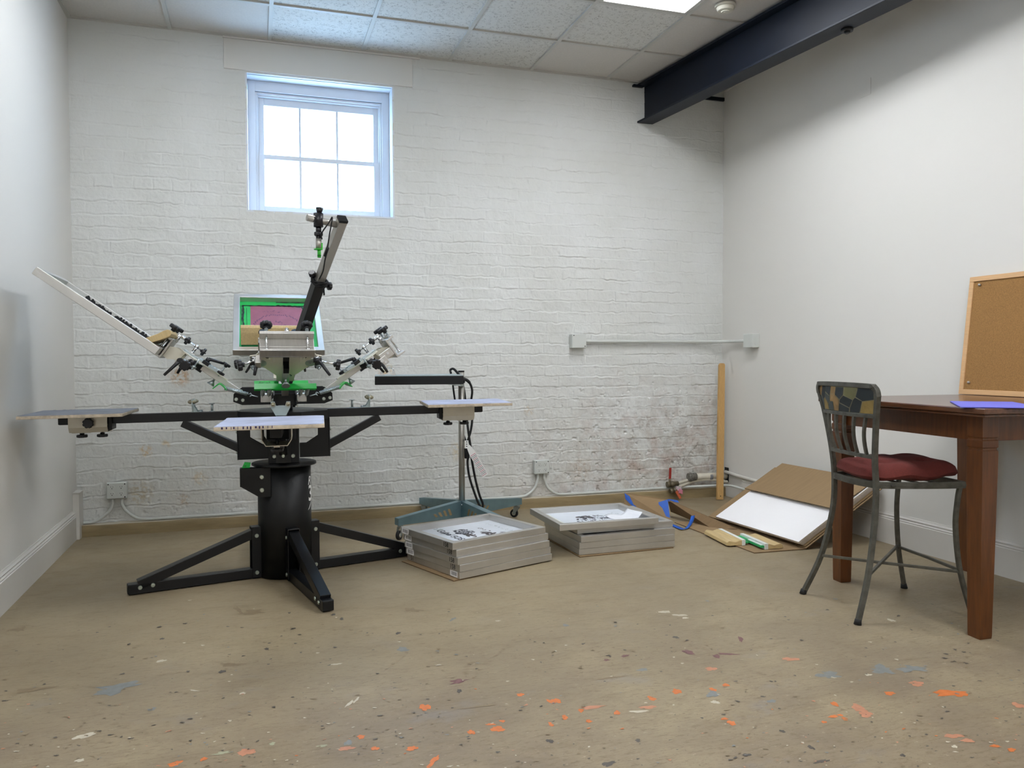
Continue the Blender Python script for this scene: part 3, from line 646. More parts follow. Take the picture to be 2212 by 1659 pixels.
# ------------------------------------------------------------------ screen printing press
PC = V(1.209, -1.335, 0)
press = thing('screen_printing_press', 'black four-arm screen printing press with green hub on a round column', 'printing press', PC)
def pbuild(mb, name, m, parent=press, **k): return mb.build(name, m, parent, local=True, **k)
# column (press-local coordinates, origin on the floor under the axis)
pbuild(MB().cyl((0, 0, .004), (0, 0, .566), .132, n=128), 'column', 'black')
pbuild(MB().cyl((0, 0, .566), (0, 0, .578), .160, n=64), 'column_flange', 'black', bevel=.002)
# white lettering wrapped round the column, half turned away to the right
def wrap(a0, z0, R=.1338):
    def fn(x, y): a = a0+x/R; return (R*math.cos(a), R*math.sin(a), z0+y)
    return fn
A0 = math.radians(-34)
mb = MB(); mb.text('R', (0, 0, 0), (1, 0, 0), (0, 1, 0), .062, fn=wrap(A0, .463), shear=.25, bold=.0003)
mb.text('3', (0, 0, 0), (1, 0, 0), (0, 1, 0), .112, fn=wrap(A0+.03, .381), bold=.0022)
sw = [(0, 0), (.014, .006), (.026, .016), (.036, .030), (.044, .046), (.030, .032), (.016, .016)]
mb.add([wrap(A0, .333)(x, y) for x, y in sw], [(0, 1, 6), (1, 2, 5, 6), (2, 3, 4, 5)])
pbuild(mb, 'lettering', 'white_print')
# base legs
def ring_bolt(mb, p, d, r=.010):
    mb.cyl(p, np.asarray(p)+np.asarray(d)*.006, r, r*.75, n=14)
def make_leg():
    mb = MB()
    hL, tw = .05, .05
    mb.bb(V(.115, -.025, .005), V(.735, .025, .052))                               # lower tube
    mb.bar((.15, 0, .232), (.690, 0, .044), .05, .045)                              # sloping tube
    mb.bb(V(.118, -.030, .004), V(.172, -.0255, .262)); mb.bb(V(.118, .0255, .004), V(.172, .030, .262)); mb.bb(V(.118, -.03, .255), V(.172, .03, .262))
    leg = pbuild(mb, 'leg', 'black_satin', bevel=.003)
    for (r, z) in [(.150, .218), (.150, .032), (.685, .034), (.63, .038)]:
        for s_ in (-1, 1):
            b = MB(); ring_bolt(b, (r, s_*(.0305 if r < .2 else .0255), z), (0, s_, 0), .011)
            pbuild(b, 'bolt', 'bolt', leg)
    c = MB(); c.bb(V(.728, -.0245, .008), V(.738, .0245, .05)); pbuild(c, 'end_cap', 'black', leg, bevel=.002)
    return leg
leg = make_leg(); leg.rotation_euler = (0, 0, math.radians(192.5))
for a in (282, 14, 102):
    c = copy_tree(leg, press); c.rotation_euler = (0, 0, math.radians(a))
# lock bracket on the column, left front
def brk(a):
    ca, sa = math.cos(a), math.sin(a)
    return lambda x, y, z: (x*ca-y*sa, x*sa+y*ca, z)
f = brk(math.radians(-132))
mb = MB()
x0 = -.128
mb.prism([(-.07, .565), (-.21, .565), (-.21, .475), (-.125, .42), (-.07, .42)], (0, -.112, 0), (1, 0, 0), (0, 0, 1), .008)
mb.prism([(-.07, .565), (-.21, .565), (-.21, .475), (-.125, .42), (-.07, .42)], (0, -.066, 0), (1, 0, 0), (0, 0, 1), .008)
mb.bb(V(-.215, -.116, .475), V(-.207, -.062, .565)); mb.prism([(-.21, .475), (-.125, .42), (-.125, .428), (-.205, .479)], (0, -.089, 0), (1, 0, 0), (0, 0, 1), .046)
lk = pbuild(mb, 'lock_bracket', 'black', bevel=.002)
for z in (.52, .455):
    b = MB(); ring_bolt(b, (-.112, -.116, z), (0, -1, 0), .012); pbuild(b, 'bolt', 'bolt', lk)
mb = MB(); mb.prism([(-.205, .566), (-.168, .566), (-.163, .590), (-.192, .594)], (0, -.083, 0), (1, 0, 0), (0, 0, 1), .022); mb.text('w', (-.195, -.0946, .572), (1, 0, 0), (0, 0, 1), .016, m=1); pbuild(mb, 'label', ['green', 'ink_black'], lk)
# upper pallet assembly: rotates by phi and leans slightly
PHI, SX, SY = -.063, .011, .004
Mt = Matrix(((1, 0, 0, 0), (0, 1, 0, 0), (SX, SY, 1, 0), (0, 0, 0, 1)))
RotT = Matrix.Rotation(-math.asin(SX), 4, 'Y') @ Matrix.Rotation(math.asin(SY), 4, 'X') @ Matrix.Rotation(PHI, 4, 'Z')
def place_arm(o, ang):
    M = Matrix.Translation((0, 0, .863)) @ RotT @ Matrix.Rotation(ang, 4, 'Z') @ Matrix.Translation((0, 0, -.863))
    o.matrix_local = M
# centre support
mb = MB(); mb.bb(V(-.075, -.075, .578), V(.075, .075, .80)); cs = pbuild(mb, 'centre_post', 'black', bevel=.003); cs.rotation_euler = (0, 0, PHI)
for sx, sy in ((-.045, -1), (.045, -1)):
    b = MB(); ring_bolt(b, (sx, -.0755, .615), (0, -1, 0), .011); pbuild(b, 'bolt', 'bolt', cs)
# stepped lock plate and wire guide under the front pallet
mb = MB(); mb.bb(V(-.065, -.14, .70), V(.03, -.078, .80)); mb.bb(V(-.08, -.13, .69), V(-.065, -.078, .81)); mb.bb(V(.045, -.135, .70), V(.06, -.078, .82)); pbuild(mb, 'index_block', 'black', cs, bevel=.002)
n8 = [(.235*math.cos(a), .235*math.sin(a)) for a in [PI/8+i*PI/4 for i in range(8)]]
mb = MB(); mb.prism(n8, (0, 0, .823), (1, 0, 0), (0, 1, 0), .044)
hubp = pbuild(mb, 'arm_plate', 'black_satin', bevel=.004); hubp.rotation_euler = (0, 0, PHI)
def make_arm(side_knob):
    zc, h = .8245, .044
    mb = MB(); mb.bb(V(.15, -.0225, zc-h/2), V(1.035, .0225, zc+h/2))
    mb.bar((.215, 0, .655), (.485, 0, .795), .04, .04)
    arm = pbuild(mb, 'pallet_arm', 'black_satin', bevel=.003)
    c = MB(); c.bb(V(1.033, -.021, zc-.02), V(1.0375, .021, zc+.02)); pbuild(c, 'end_cap', 'black', arm)
    w = [(.075, .60), (.222, .60), (.222, .805), (.168, .805), (.168, .708), (.108, .67), (.075, .67)]
    mb = MB()
    for y in (-.024, .024): mb.prism(w, (0, y, 0), (1, 0, 0), (0, 0, 1), .005)
    mb.bb(V(.2225, -.034, .60), V(.228, .034, .80)); pbuild(mb, 'arm_bracket', 'black', arm, bevel=.0015)
    for r, z in ((.232, .665), (.232, .77)):
        b = MB(); ring_bolt(b, (r-.003, 0.0, z-.03), (1, 0, 0), .009); pbuild(b, 'bolt', 'bolt', arm)
    # registration gate and stop
    mb = MB(); mb.bb(V(.39, -.024, .8465), V(.44, .024, .851))
    for y in (-.022, .022): mb.prism([(.395, .851), (.412, .851), (.431, .885), (.431, .851)], (0, y, 0), (1, 0, 0), (0, 0, 1), .004)
    mb.prism([(-.024, .848), (.024, .848), (.043, .884), (.043, .911), (.026, .911), (.020, .892), (-.020, .892), (-.026, .911), (-.043, .911), (-.043, .884)], (.433, 0, 0), (0, 1, 0), (0, 0, 1), .006)
    gate = pbuild(mb, 'registration_gate', 'grey_bracket', arm, bevel=.0015)
    for y in (-.033, .033):
        b = MB(); b.cyl((.420, y, .899), (.446, y, .899), .0105, n=16); b.sphere((.446, y, .899), .0085, 10); b.sphere((.420, y, .899), .0085, 10); pbuild(b, 'roller', 'bolt_brass', gate)
    b = MB(); b.cyl((.395, -.009, .851), (.395, -.009, .857), .006, n=8); b.cyl((.408, .009, .851), (.408, .009, .857), .006, n=8); pbuild(b, 'bolt', 'zinc', gate)
    mb = MB(); mb.cyl((.345, 0, .8465), (.345, 0, .85), .016, .012, n=18); mb.cyl((.345, 0, .85), (.345, 0, .885), .0055, n=12); mb.cyl((.345, 0, .885), (.345, 0, .888), .014, n=18); pbuild(mb, 'stop_pin', 'zinc', arm)
    # pallet bracket
    zb = .8465
    so = [(-.058, zb), (-.058, .790), (-.042, .765), (.042, .765), (.058, .790), (.058, zb)]
    si = [(.055, zb), (.055, .7912), (.0404, .768), (-.0404, .768), (-.055, .7912), (-.055, zb)]
    mb = MB(); mb.prism(so+si, (.90, 0, 0), (0, 1, 0), (0, 0, 1), .17); mb.bb(V(.9, -.012, .760), V(.983, .012, .7675)); mb.bb(V(.82, -.055, zb-.004), V(.98, .055, zb))
    pb_ = pbuild(mb, 'pallet_bracket', 'cream_metal', arm, bevel=.002)
    mb = MB(); mb.bb(V(.797, -.045, .775), V(.8145, .045, zb)); pbuild(mb, 'bracket_stop', 'black', arm, bevel=.002)
    for r in (.85, .94):
        mb = MB(); mb.cyl((r, 0, .80), (r, 0, .752), .006, n=10); mb.knob((r, 0, .752), (r, 0, .738), .025, 7); pbuild(mb, 'knob', 'knob_black', pb_)
    if side_knob:
        mb = MB(); mb.knob((.893, .066, .812), (.893, .088, .812), .025, 8); pbuild(mb, 'knob', 'knob_black', pb_)
    return arm
arm = make_arm(False); arms = {0.0: arm}
place_arm(arm, 0)
for a in (PI/2, -PI/2):
    c = copy_tree(arm, press); place_arm(c, a)
la = make_arm(True); place_arm(la, PI)
def make_pallet(top, marks, da):
    r0, r1, hw = .938-.2205, .938+.2205, .198
    mb = MB(); mb.bb(V(r0, -hw, .8472), V(r1, hw, .8618)); pal = pbuild(mb, 'pallet', 'pallet_edge', bevel=.0025)
    # paper-covered working face, dog-eared over two corners
    z = .8628; mb = MB()
    mb.prism([(r0+.002, -hw+.003), (r1-.003, -hw+.002), (r1-.001, hw-.02), (r1-.02, hw-.002), (r0+.02, hw-.001), (r0+.003, hw-.03)], (0, 0, z), (1, 0, 0), (0, 1, 0), .0016)
    for i in range(10): mb.sphere((random.uniform(r0+.02, r1-.02), random.choice((-1, 1))*(hw-.004), z), .004, 6, sc=(3, 1.2, .5))
    pbuild(mb, 'pallet_paper', top, pal)
    if marks:
        mb = MB()
        for i in range(13):
            y = -hw+.03+i*.0145+random.uniform(-.003, .003); w_ = random.uniform(.002, .008)
            mb.bb(V(r1, y-w_/2, .850+random.uniform(0, .004)), V(r1+.0006, y+w_/2, .8615))
        pbuild(mb, 'ink_drip', 'ink_purple', pal)
    return pal
for ang, top, mk, da in ((PI, 'pallet_top_dirty', False, .012), (-PI/2, 'pallet_top', True, -.014), (0, 'pallet_top', False, -.028), (PI/2, 'pallet_top', False, 0)):
    p_ = make_pallet(top, mk, da); place_arm(p_, ang+da)
# rotating hub
mb = MB(); mb.cyl((0, 0, .845), (0, 0, .90), .045, n=28); mb.bb(V(-.055, -.055, .90), V(.055, .055, .965)); pbuild(mb, 'hub_core', 'black', bevel=.002)
# print heads: local frame s along the raised arm, t sideways, n upward from the arm
E_ = math.radians(36)
def Hf(s, t, n): return (.22+s*math.cos(E_)-n*math.sin(E_), t, .955+s*math.sin(E_)+n*math.cos(E_))
def knob_axis(mb, p, d, r, L=.016, lobes=7): mb.knob(p, np.asarray(p, float)+np.asarray(d, float)*L, r, lobes)
def make_head():
    mb = MB(Hf); mb.bb(V(-.02, -.016, -.024), V(.20, .016, .005))
    hd = pbuild(mb, 'print_head', 'aluminium', bevel=.002)
    def sub(mb, name, m, **k): return pbuild(mb, name, m, hd, **k)
    # hub side plates (level, not raised)
    mb = MB(); poly = [(.112, .962), (.20, .962), (.24, .93), (.242, .893), (.20, .876), (.06, .876), (.06, .884), (.112, .884)]
    for y in (-.052, .052): mb.prism(poly, (0, y, 0), (1, 0, 0), (0, 0, 1), .006)
    mb.bb(V(.196, -.05, .878), V(.202, .05, .936))
    sub(mb, 'pivot_bracket', 'black', bevel=.0015)
    mb = MB(); mb.bb(V(.058, -.046, .885), V(.118, .046, .930)); sub(mb, 'pivot_block', 'aluminium', bevel=.003)
    for y in (-1, 1):
        for r, z in ((.205, .945), (.228, .905), (.197, .90)):
            b = MB(); ring_bolt(b, (r, y*.055, z), (0, y, 0), .0095); sub(b, 'bolt', 'bolt')
    # two pairs of counter springs pulled by one bent green bar
    for y in (-.104, -.074, .074, .104):
        a, b = V(-.052, y, .008), V(.052, y, -.029); d = nrm(b-a); u, w = V(0, 1, 0), np.cross(d, V(0, 1, 0)); L = np.linalg.norm(b-a)
        mb = MB(Hf); mb.tube([a+d*L*i/(17*10)+(u*math.cos(2*PI*i/10)+w*math.sin(2*PI*i/10))*.0085 for i in range(171)], .0019, 5)
        mb.cyl(a, b, .006, n=10); mb.tube(curve([a-d*.004, a-d*.012+w*.008, a-d*.020, a-d*.012-w*.008], 4), .002, 6)
        mb.tube([a-d*.012, a-d*.05], .0022, 6); sub(mb, 'spring', 'zinc')
    bar_ = [(.040, -.027), (.060, -.022), (.082, -.020), (.090, -.026), (.098, -.060), (.0935, -.061), (.085, -.029), (.079, -.0245), (.060, -.0265), (.041, -.032)]
    mb = MB(Hf); mb.prism(bar_, (0, 0, 0), (1, 0, 0), (0, 1e-9, 1), .284); gbar = sub(mb, 'spring_bar', 'green', bevel=.001)
    mb = MB(Hf); mb.text('Rw~xA   wA', (.0605, .12, -.0225), (0, -1, 0), (1, 0, .09), .020, t=.0012, m=0, shear=.3); pbuild(mb, 'lettering', 'ink_black', gbar)
    # fan plate with eared corners
    pl = [(.066, -.040), (.115, -.042), (.20, -.115), (.235, -.12), (.238, -.155), (.268, -.16), (.275, -.135), (.31, -.11), (.316, -.06), (.316, .06), (.31, .11), (.275, .135), (.268, .16), (.238, .155), (.235, .12), (.20, .115), (.115, .042), (.066, .040)]
    mb = MB(Hf); mb.prism(pl, (0, 0, .008), (1, 0, 0), (0, 1, 0), .005)
    fan = sub(mb, 'fan_plate', 'pale_plate', bevel=.001)
    mb = MB(Hf); mb.bb(V(.175, -.014, .0045), V(.285, .014, .0054))
    for y in (-.083, .083): mb.cyl((.262, y, .0056), (.262, y, .0048), .0095, n=14)
    mb.cyl((.160, 0, .0056), (.160, 0, .0048), .010, n=14); sub(mb, 'slot', 'slot')
    for y in (-.115, .115):
        mb = MB(Hf); mb.cyl((.215, y*.96, .0055), (.215, y*.96, .003), .024, n=24); mb.cyl((.215, y*.96, .003), (.215, y*.96, -.001), .006, n=10); sub(mb, 'washer', 'zinc')
        # plunger cones at the ears
        mb = MB(Hf); s_ = .225; mb.cyl((s_, y*1.27, .02), (s_, y*1.27, -.018), .005, n=10); mb.cyl((s_, y*1.27, -.018), (s_, y*1.27, -.028), .012, n=14); mb.cyl((s_, y*1.27, -.028), (s_, y*1.27, -.042), .010, .002, n=14); sub(mb, 'ear_plunger', 'zinc')
        mb = MB(Hf); mb.cyl((.245, y*1.25, .0), (.245, y*1.25, -.022), .015, .017, n=14); sub(mb, 'ear_clamp', 'knob_black')
    # micro-registration stack under and over the plate
    mb = MB(Hf); mb.bb(V(.14, -.05, .011), V(.225, .05, .016)); mb.bb(V(.15, -.04, .016), V(.21, .04, .021)); mb.bb(V(.12, -.03, .0108), V(.15, .03, .016)); mb.bb(V(.23, -.04, .0105), V(.315, .04, .018))
    for s_ in (.15, .165, .195, .21): mb.cyl((s_, -.045, .016), (s_, -.045, .024), .005, n=8); mb.cyl((s_, .045, .016), (s_, .045, .024), .005, n=8)
    mb.bb(V(.13, -.062, .011), V(.235, -.052, .024)); mb.bb(V(.13, .052, .011), V(.235, .062, .024))
    mb.cyl((.125, -.034, .018), (.125, .034, .018), .010, n=14)
    sub(mb, 'registration_stack', 'zinc', bevel=.001)
    mb = MB(Hf); mb.bb(V(.178, -.066, .011), V(.212, .066, .028)); mb.bb(V(.19, -.0125, -.036), V(.228, .0125, .004)); sub(mb, 'bearing_block', 'black')
    mb = MB(Hf); mb.cyl((.118, 0, .0), (.118, 0, -.034), .0055, n=10); mb.cyl((.118, 0, -.034), (.118, 0, -.055), .006, .019, n=18); mb.cyl((.118, 0, -.055), (.118, 0, -.058), .019, n=18); sub(mb, 'stop_plunger', 'zinc')
    # side plates, cross rails and C clamp
    mb = MB(Hf)
    for y in (-.075, .075): mb.prism([(.295, .004), (.345, .006), (.372, -.008), (.372, -.062), (.350, -.066), (.305, -.04)], (0, y, 0), (1, 0, 0), (0, 1e-9, 1), .006)
    mb.bb(V(.34, -.075, -.02), V(.346, .075, -.002)); mb.bb(V(.352, -.075, -.06), V(.372, .075, -.03))
    sub(mb, 'tilt_bracket', 'pale_plate', bevel=.001)
    mb = MB(Hf)
    for k in range(4): mb.bb(V(.300+k*.013, -.055, -.010-k*.012), V(.306+k*.013, .055, -.004-k*.012))
    mb.bb(V(.297, -.062, -.05), V(.345, -.055, .0)); mb.bb(V(.297, .055, -.05), V(.345, .062, .0)); sub(mb, 'cross_rail', 'pale_plate', bevel=.001)
    mb = MB(Hf); mb.bb(V(.283, -.135, -.072), V(.325, -.112, -.030)); mb.bb(V(.300, -.118, -.055), V(.372, -.108, -.012)); blk = sub(mb, 'side_block', 'aluminium', bevel=.002)
    mb = MB(Hf); mb.cyl((.297, -.135, -.043), (.297, -.138, -.043), .009, n=16); mb.cyl((.308, -.135, -.06), (.308, -.138, -.06), .0065, n=14); mb.cyl((.345, -.119, -.03), (.345, -.123, -.03), .007, n=14); sub(mb, 'bolt', 'chrome')
    mb = MB(Hf); c = .1175
    mb.bb(V(.373, -c, -.079), V(.382, c, .031)); mb.bb(V(.382, -c, .018), V(.421, c, .027)); mb.bb(V(.382, -c, -.079), V(.426, c, -.070)); mb.bb(V(.405, -c, .027), V(.421, c, .033)); mb.bb(V(.382, -c, -.028), V(.385, c, -.022))
    clamp = sub(mb, 'frame_clamp', 'aluminium', bevel=.0015)
    for y in (-.088, .088):
        mb = MB(Hf); mb.cyl((.404, y, .075), (.404, y, -.055), .0048, n=12); mb.cyl((.404, y, -.055), (.404, y, -.064), .010, n=14); mb.cyl((.404, y, -.028), (.404, y, -.023), .006, n=12); sub(mb, 'clamp_screw', 'chrome')
        mb = MB(Hf); mb.knob((.404, y, .070), (.404, y, .090), .027, 9); sub(mb, 'knob', 'knob_black')
        mb = MB(Hf); mb.tube([(.404+.007*math.cos(i*.7), y+.007*math.sin(i*.7), .031+i*.0005) for i in range(64)], .0012, 5); sub(mb, 'clamp_spring', 'zinc')
    mb = MB(Hf); mb.cyl((.410, 0, .033), (.410, 0, .048), .010, n=14); mb.cyl((.410, 0, .048), (.410, 0, .056), .0065, n=14); sub(mb, 'bolt', 'chrome')
    # height post and tilt screw with two small knobs
    mb = MB(Hf); mb.bb(V(.262, -.02, .018), V(.30, .02, .024)); mb.cyl((.278, 0, .02), (.278, 0, .062), .0075, n=12); mb.sphere((.278, 0, .058), .012); mb.cyl((.225, 0, .056), (.372, 0, .060), .0042, n=10); mb.cyl((.335, 0, .059), (.370, 0, .060), .009, n=12); mb.cyl((.372, 0, .02), (.372, 0, .062), .01, n=12); sub(mb, 'tilt_screw', 'chrome')
    mb = MB(Hf); mb.knob((.245, 0, .0565), (.230, 0, .056), .020, 7); sub(mb, 'knob', 'knob_black')
    mb = MB(Hf); mb.knob((.322, 0, .0585), (.338, 0, .059), .021, 7); sub(mb, 'knob', 'knob_black')
    # ratchet handle on top
    mb = MB(Hf); mb.cyl((.198, .0, .02), (.198, 0, .047), .0125, .011, n=16); mb.tube([(.198, 0, .041), (.185, 0, .047), (.125, 0, .066)], [.010, .0085, .0065], 10); sub(mb, 'ratchet_handle', 'knob_black')
    mb = MB(Hf); mb.cyl((.198, 0, .016), (.198, 0, .022), .014, n=16); sub(mb, 'ratchet_base', 'bolt_brass')
    mb = MB(Hf); mb.cyl((.113, 0.02, .0), (.113, 0.02, .07), .004, n=10); sub(mb, 'stop_screw', 'zinc')
    mb = MB(Hf); mb.knob((.113, .02, .062), (.113, .02, .076), .020, 7); mb.knob((.113, .02, .012), (.113, .02, .026), .021, 7); sub(mb, 'knob', 'knob_black')
    # sideways adjusting knobs and release handles
    for y, kl in ((-1, .205), (1, .235)):
        mb = MB(Hf); mb.cyl((.256, y*.12, -.006), (.256, y*kl, -.036), .004, n=10); mb.cyl((.256, y*.135, -.008), (.256, y*.150, -.012), .010, n=12); mb.cyl((.262, y*.11, .0), (.262, y*.15, .0), .009, n=12); sub(mb, 'side_screw', 'chrome')
        mb = MB(Hf); mb.knob((.256, y*(kl-.012), -.034), (.256, y*(kl+.008), -.038), .026, 9); sub(mb, 'knob', 'knob_black')
    mb = MB(Hf); mb.cyl((.292, .118, -.034), (.292, .150, -.036), .0125, n=16); mb.tube([(.292, .140, -.036), (.296, .155, -.062), (.306, .185, -.128)], [.0105, .0085, .0065], 10); mb.cyl((.292, .150, -.036), (.292, .155, -.036), .0135, n=16); sub(mb, 'release_handle', 'knob_black')
    mb = MB(Hf); mb.tube([(.287, -.128, -.055), (.286, -.135, -.078), (.283, -.140, -.108)], [.009, .008, .0065], 10); sub(mb, 'release_handle', 'knob_black')
    return hd
head = make_head()
for a in (PI/2, PI, -PI/2):
    c = copy_tree(head, press); c.rotation_euler = (0, 0, a)
# laser guide on a telescopic arm
def PL(p): return np.array(p)-PC
b0, b1, b2 = PL((1.222, -1.30, .985)), PL(ony(690, 606, -1.66)), PL(ony(739, 476, -1.93))
ax = nrm(b2-b0); xr = nrm(np.cross(ax, V(0, -.25, 1))); 
xr = nrm(V(.93, .36, 0)-ax*np.dot(V(.93, .36, 0), ax)); yr = np.cross(ax, xr)
mb = MB(); L = np.linalg.norm(b1-b0); mb.box((b0+b1)/2, (L, .052, .050), (nrm(b1-b0), xr, np.cross(nrm(b1-b0), xr)))
larm = pbuild(mb, 'laser_arm', 'black_satin', bevel=.003)
mb = MB(); L = np.linalg.norm(b2-b1)+.05; d2 = nrm(b2-b1); mb.box(b2-d2*L/2, (L, .040, .038), (d2, xr, np.cross(d2, xr))); pbuild(mb, 'inner_tube', 'pole_metal', larm, bevel=.002)
mb = MB(); mb.box(b2+d2*.006, (.014, .042, .040), (d2, xr, np.cross(d2, xr))); pbuild(mb, 'end_cap', 'black', larm, bevel=.002)
q0 = b2-d2*.03; q1 = PL(ony(681, 474, -1.93-.01)); q1 = q0+nrm(q1-q0)*.155
pbuild(MB().cyl(q0, q1, .015, n=20), 'cross_rod', 'pole_metal', larm)
lz = q0+(q1-q0)*.66
mb = MB(); mb.cyl(lz+V(.0, 0, -.03), lz+V(0, 0, .03), .021, n=18); mb.cyl(lz+V(.004, 0, .03), lz+V(.006, 0, .055), .010, .017, n=14); mb.cyl(lz+V(0, 0, -.03), lz+V(0, 0, -.055), .012, n=14); mb.knob(lz+V(0, 0, -.052), lz+V(0, 0, -.07), .019, 9); mb.cyl(lz+V(0, 0, -.07), lz+V(0, 0, -.082), .011, n=12); mb.cyl(lz-V(.02, .02, 0), lz+V(.02, .02, 0), .012, n=12); pbuild(mb, 'laser_clamp', 'knob_black', larm)
mb = MB(); mb.cyl(lz+V(0, 0, -.082), lz+V(.0, 0, -.125), .0125, n=18); pbuild(mb, 'laser_body', 'pole_metal', larm)
mb = MB(); mb.cyl(lz+V(0.002, 0, -.125), lz+V(.002, 0, -.165), .008, n=14); mb.bb(lz+V(.008, -.006, -.13), lz+V(.017, .004, -.10)); mb.cyl(lz+V(-.004, 0, -.127), lz+V(-.004, 0, -.131), .017, n=14); pbuild(mb, 'laser_pointer', 'laser_green', larm)
pbuild(MB().cyl(lz+V(.002, 0, -.154), lz+V(.002, 0, -.157), .0086, n=14), 'laser_ring', 'rubber', larm)
s_ = .028
cab = [lz+V(.014, -.01, -.085), lz+V(.012, -.02, -.06), lz+V(.045, -.02, -.01), lz+V(.058, -.025, .012), lz+V(.05, -.025, -.04), PL(ony(712, 505, -1.95)), PL(ony(706, 545, -1.9)), PL(ony(702, 562, -1.86)), PL(ony(698, 585, -1.78)), PL(ony(690, 603, -1.72))]
mb = MB(); mb.tube(curve(cab, 6), .0030, 7); mb.tube([PL(ony(708, 535, -1.92)), PL(ony(702, 553, -1.89))], .007, 8)
c0 = b1+ax*.0
for k in range(6):
    rr_ = .036+.004*random.random(); tl = V(random.uniform(-.25, .25), random.uniform(-.25, .25), 0)
    mb.tube([c0+ax*(.004*k-.012+.01*math.sin(2*a+k))+xr*rr_*math.cos(a)+yr*rr_*math.sin(a) for a in [2*PI*i/22 for i in range(23)]], .003, 6)
mb.tube([c0+xr*.03-ax*.03, c0+xr*.05-ax*.085], .004, 6)
pbuild(mb, 'laser_cable', 'rubber', larm)
mb = MB(); kp = b1-ax*.03+xr*.034; mb.cyl(kp-xr*.01, kp+xr*.02, .007, n=12); pbuild(mb, 'clamp_screw', 'chrome', larm)
mb = MB(); mb.knob(kp+xr*.018, kp+xr*.036, .020, 8); kp2 = b1-ax*.0-xr*.03+yr*.02; mb.knob(kp2+ax*.012, kp2+ax*.012-xr*.012+ax*.02, .017, 7); pbuild(mb, 'knob', 'knob_black', larm)

# ------------------------------------------------------------------ printing screens
def screen_frame(mb, L, Wd, h, w):
    # hollow-looking welded frame, mitred corners in one ring
    out = [(0, 0), (L, 0), (L, Wd), (0, Wd)]; inn = [(w, w), (L-w, w), (L-w, Wd-w), (w, Wd-w)]
    vs = [(x, y, 0) for x, y in out]+[(x, y, 0) for x, y in inn]+[(x, y, h) for x, y in out]+[(x, y, h) for x, y in inn]
    fs = []
    for i in range(4):
        j = (i+1) % 4
        fs += [(i, j, 8+j, 8+i), (4+j, 4+i, 12+i, 12+j), (8+i, 8+j, 12+j, 12+i), (j, i, 4+i, 4+j)]
    return mb.add(vs, fs)
SL, SW_, SH = .608, .508, .036
def screen_thing(label, group, h=SH):
    t = thing('printing_screen', label, 'printing screen', group=group)
    mb = MB(); screen_frame(mb, SL, SW_, h, .034); mb.build('frame', 'frame_aluminium', t, local=True, bevel=.0025)
    return t
def barcode(t, y0, y1, z0=.0035, z1=.033):
    mb = MB(); mb.add([(-.0004, y0, z0), (-.0004, y1, z0), (-.0004, y1, z1), (-.0004, y0, z1)], [(3, 2, 1, 0)])
    y = y0+.009
    while y < y1-.011:
        w_ = random.choice((.0012, .002, .003)); mb.add([(-.0007, y, z0+.0065), (-.0007, y+w_, z0+.0065), (-.0007, y+w_, z1-.005), (-.0007, y, z1-.005)], [(3, 2, 1, 0)], 1); y += w_+random.choice((.0015, .0025))
    mb.build('barcode_label', ['foam', 'slot'], t, local=True)
def stamp(t, s, y0, m='slot'):
    MB().text(s, (-.0004, y0, .007), (0, -1, 0), (0, 0, 1), .032, t=.0004, bold=.0004).build('stamped_number', m, t, local=True)
orders = ['bottom', 'second from bottom', 'middle', 'second from top']
stA = [(2.027, -1.756, 20.2), (2.027, -1.761, 21.4), (2.016, -1.762, 20.9), (2.014, -1.743, 20.7), (1.995, -1.742, 20.2)]
stB = [(2.776, -1.499, 1.5), (2.776, -1.504, 1.9), (2.782, -1.512, 3.4), (2.783, -1.455, .6), (2.659, -1.502, -.4)]
def flat_mesh(t, m, z=.003):
    mb = MB(); mb.add([(.03, .03, z), (SL-.03, .03, z), (SL-.03, SW_-.03, z), (.03, SW_-.03, z)], [(0, 1, 2, 3)]); return mb.build('mesh', m, t, local=True)
def scrib(mb, cx, cy, rx, ry, n, z, m, lo=.004, hi=.018):
    for i in range(n):
        a, k = random.uniform(0, 2*PI), math.sqrt(random.random()); x, y = cx+rx*k*math.cos(a), cy+ry*k*math.sin(a)
        r1, r2, ro = random.uniform(lo, hi), random.uniform(lo, hi)*.5, random.uniform(0, PI); pts = []
        for j in range(9):
            b = 2*PI*j/9; q = random.uniform(.6, 1.3); u, v = r1*q*math.cos(b), r2*q*math.sin(b)
            pts.append((x+u*math.cos(ro)-v*math.sin(ro), y+u*math.sin(ro)+v*math.cos(ro), z+i*1e-6))
        mb.add(pts, [tuple(range(9))], m)
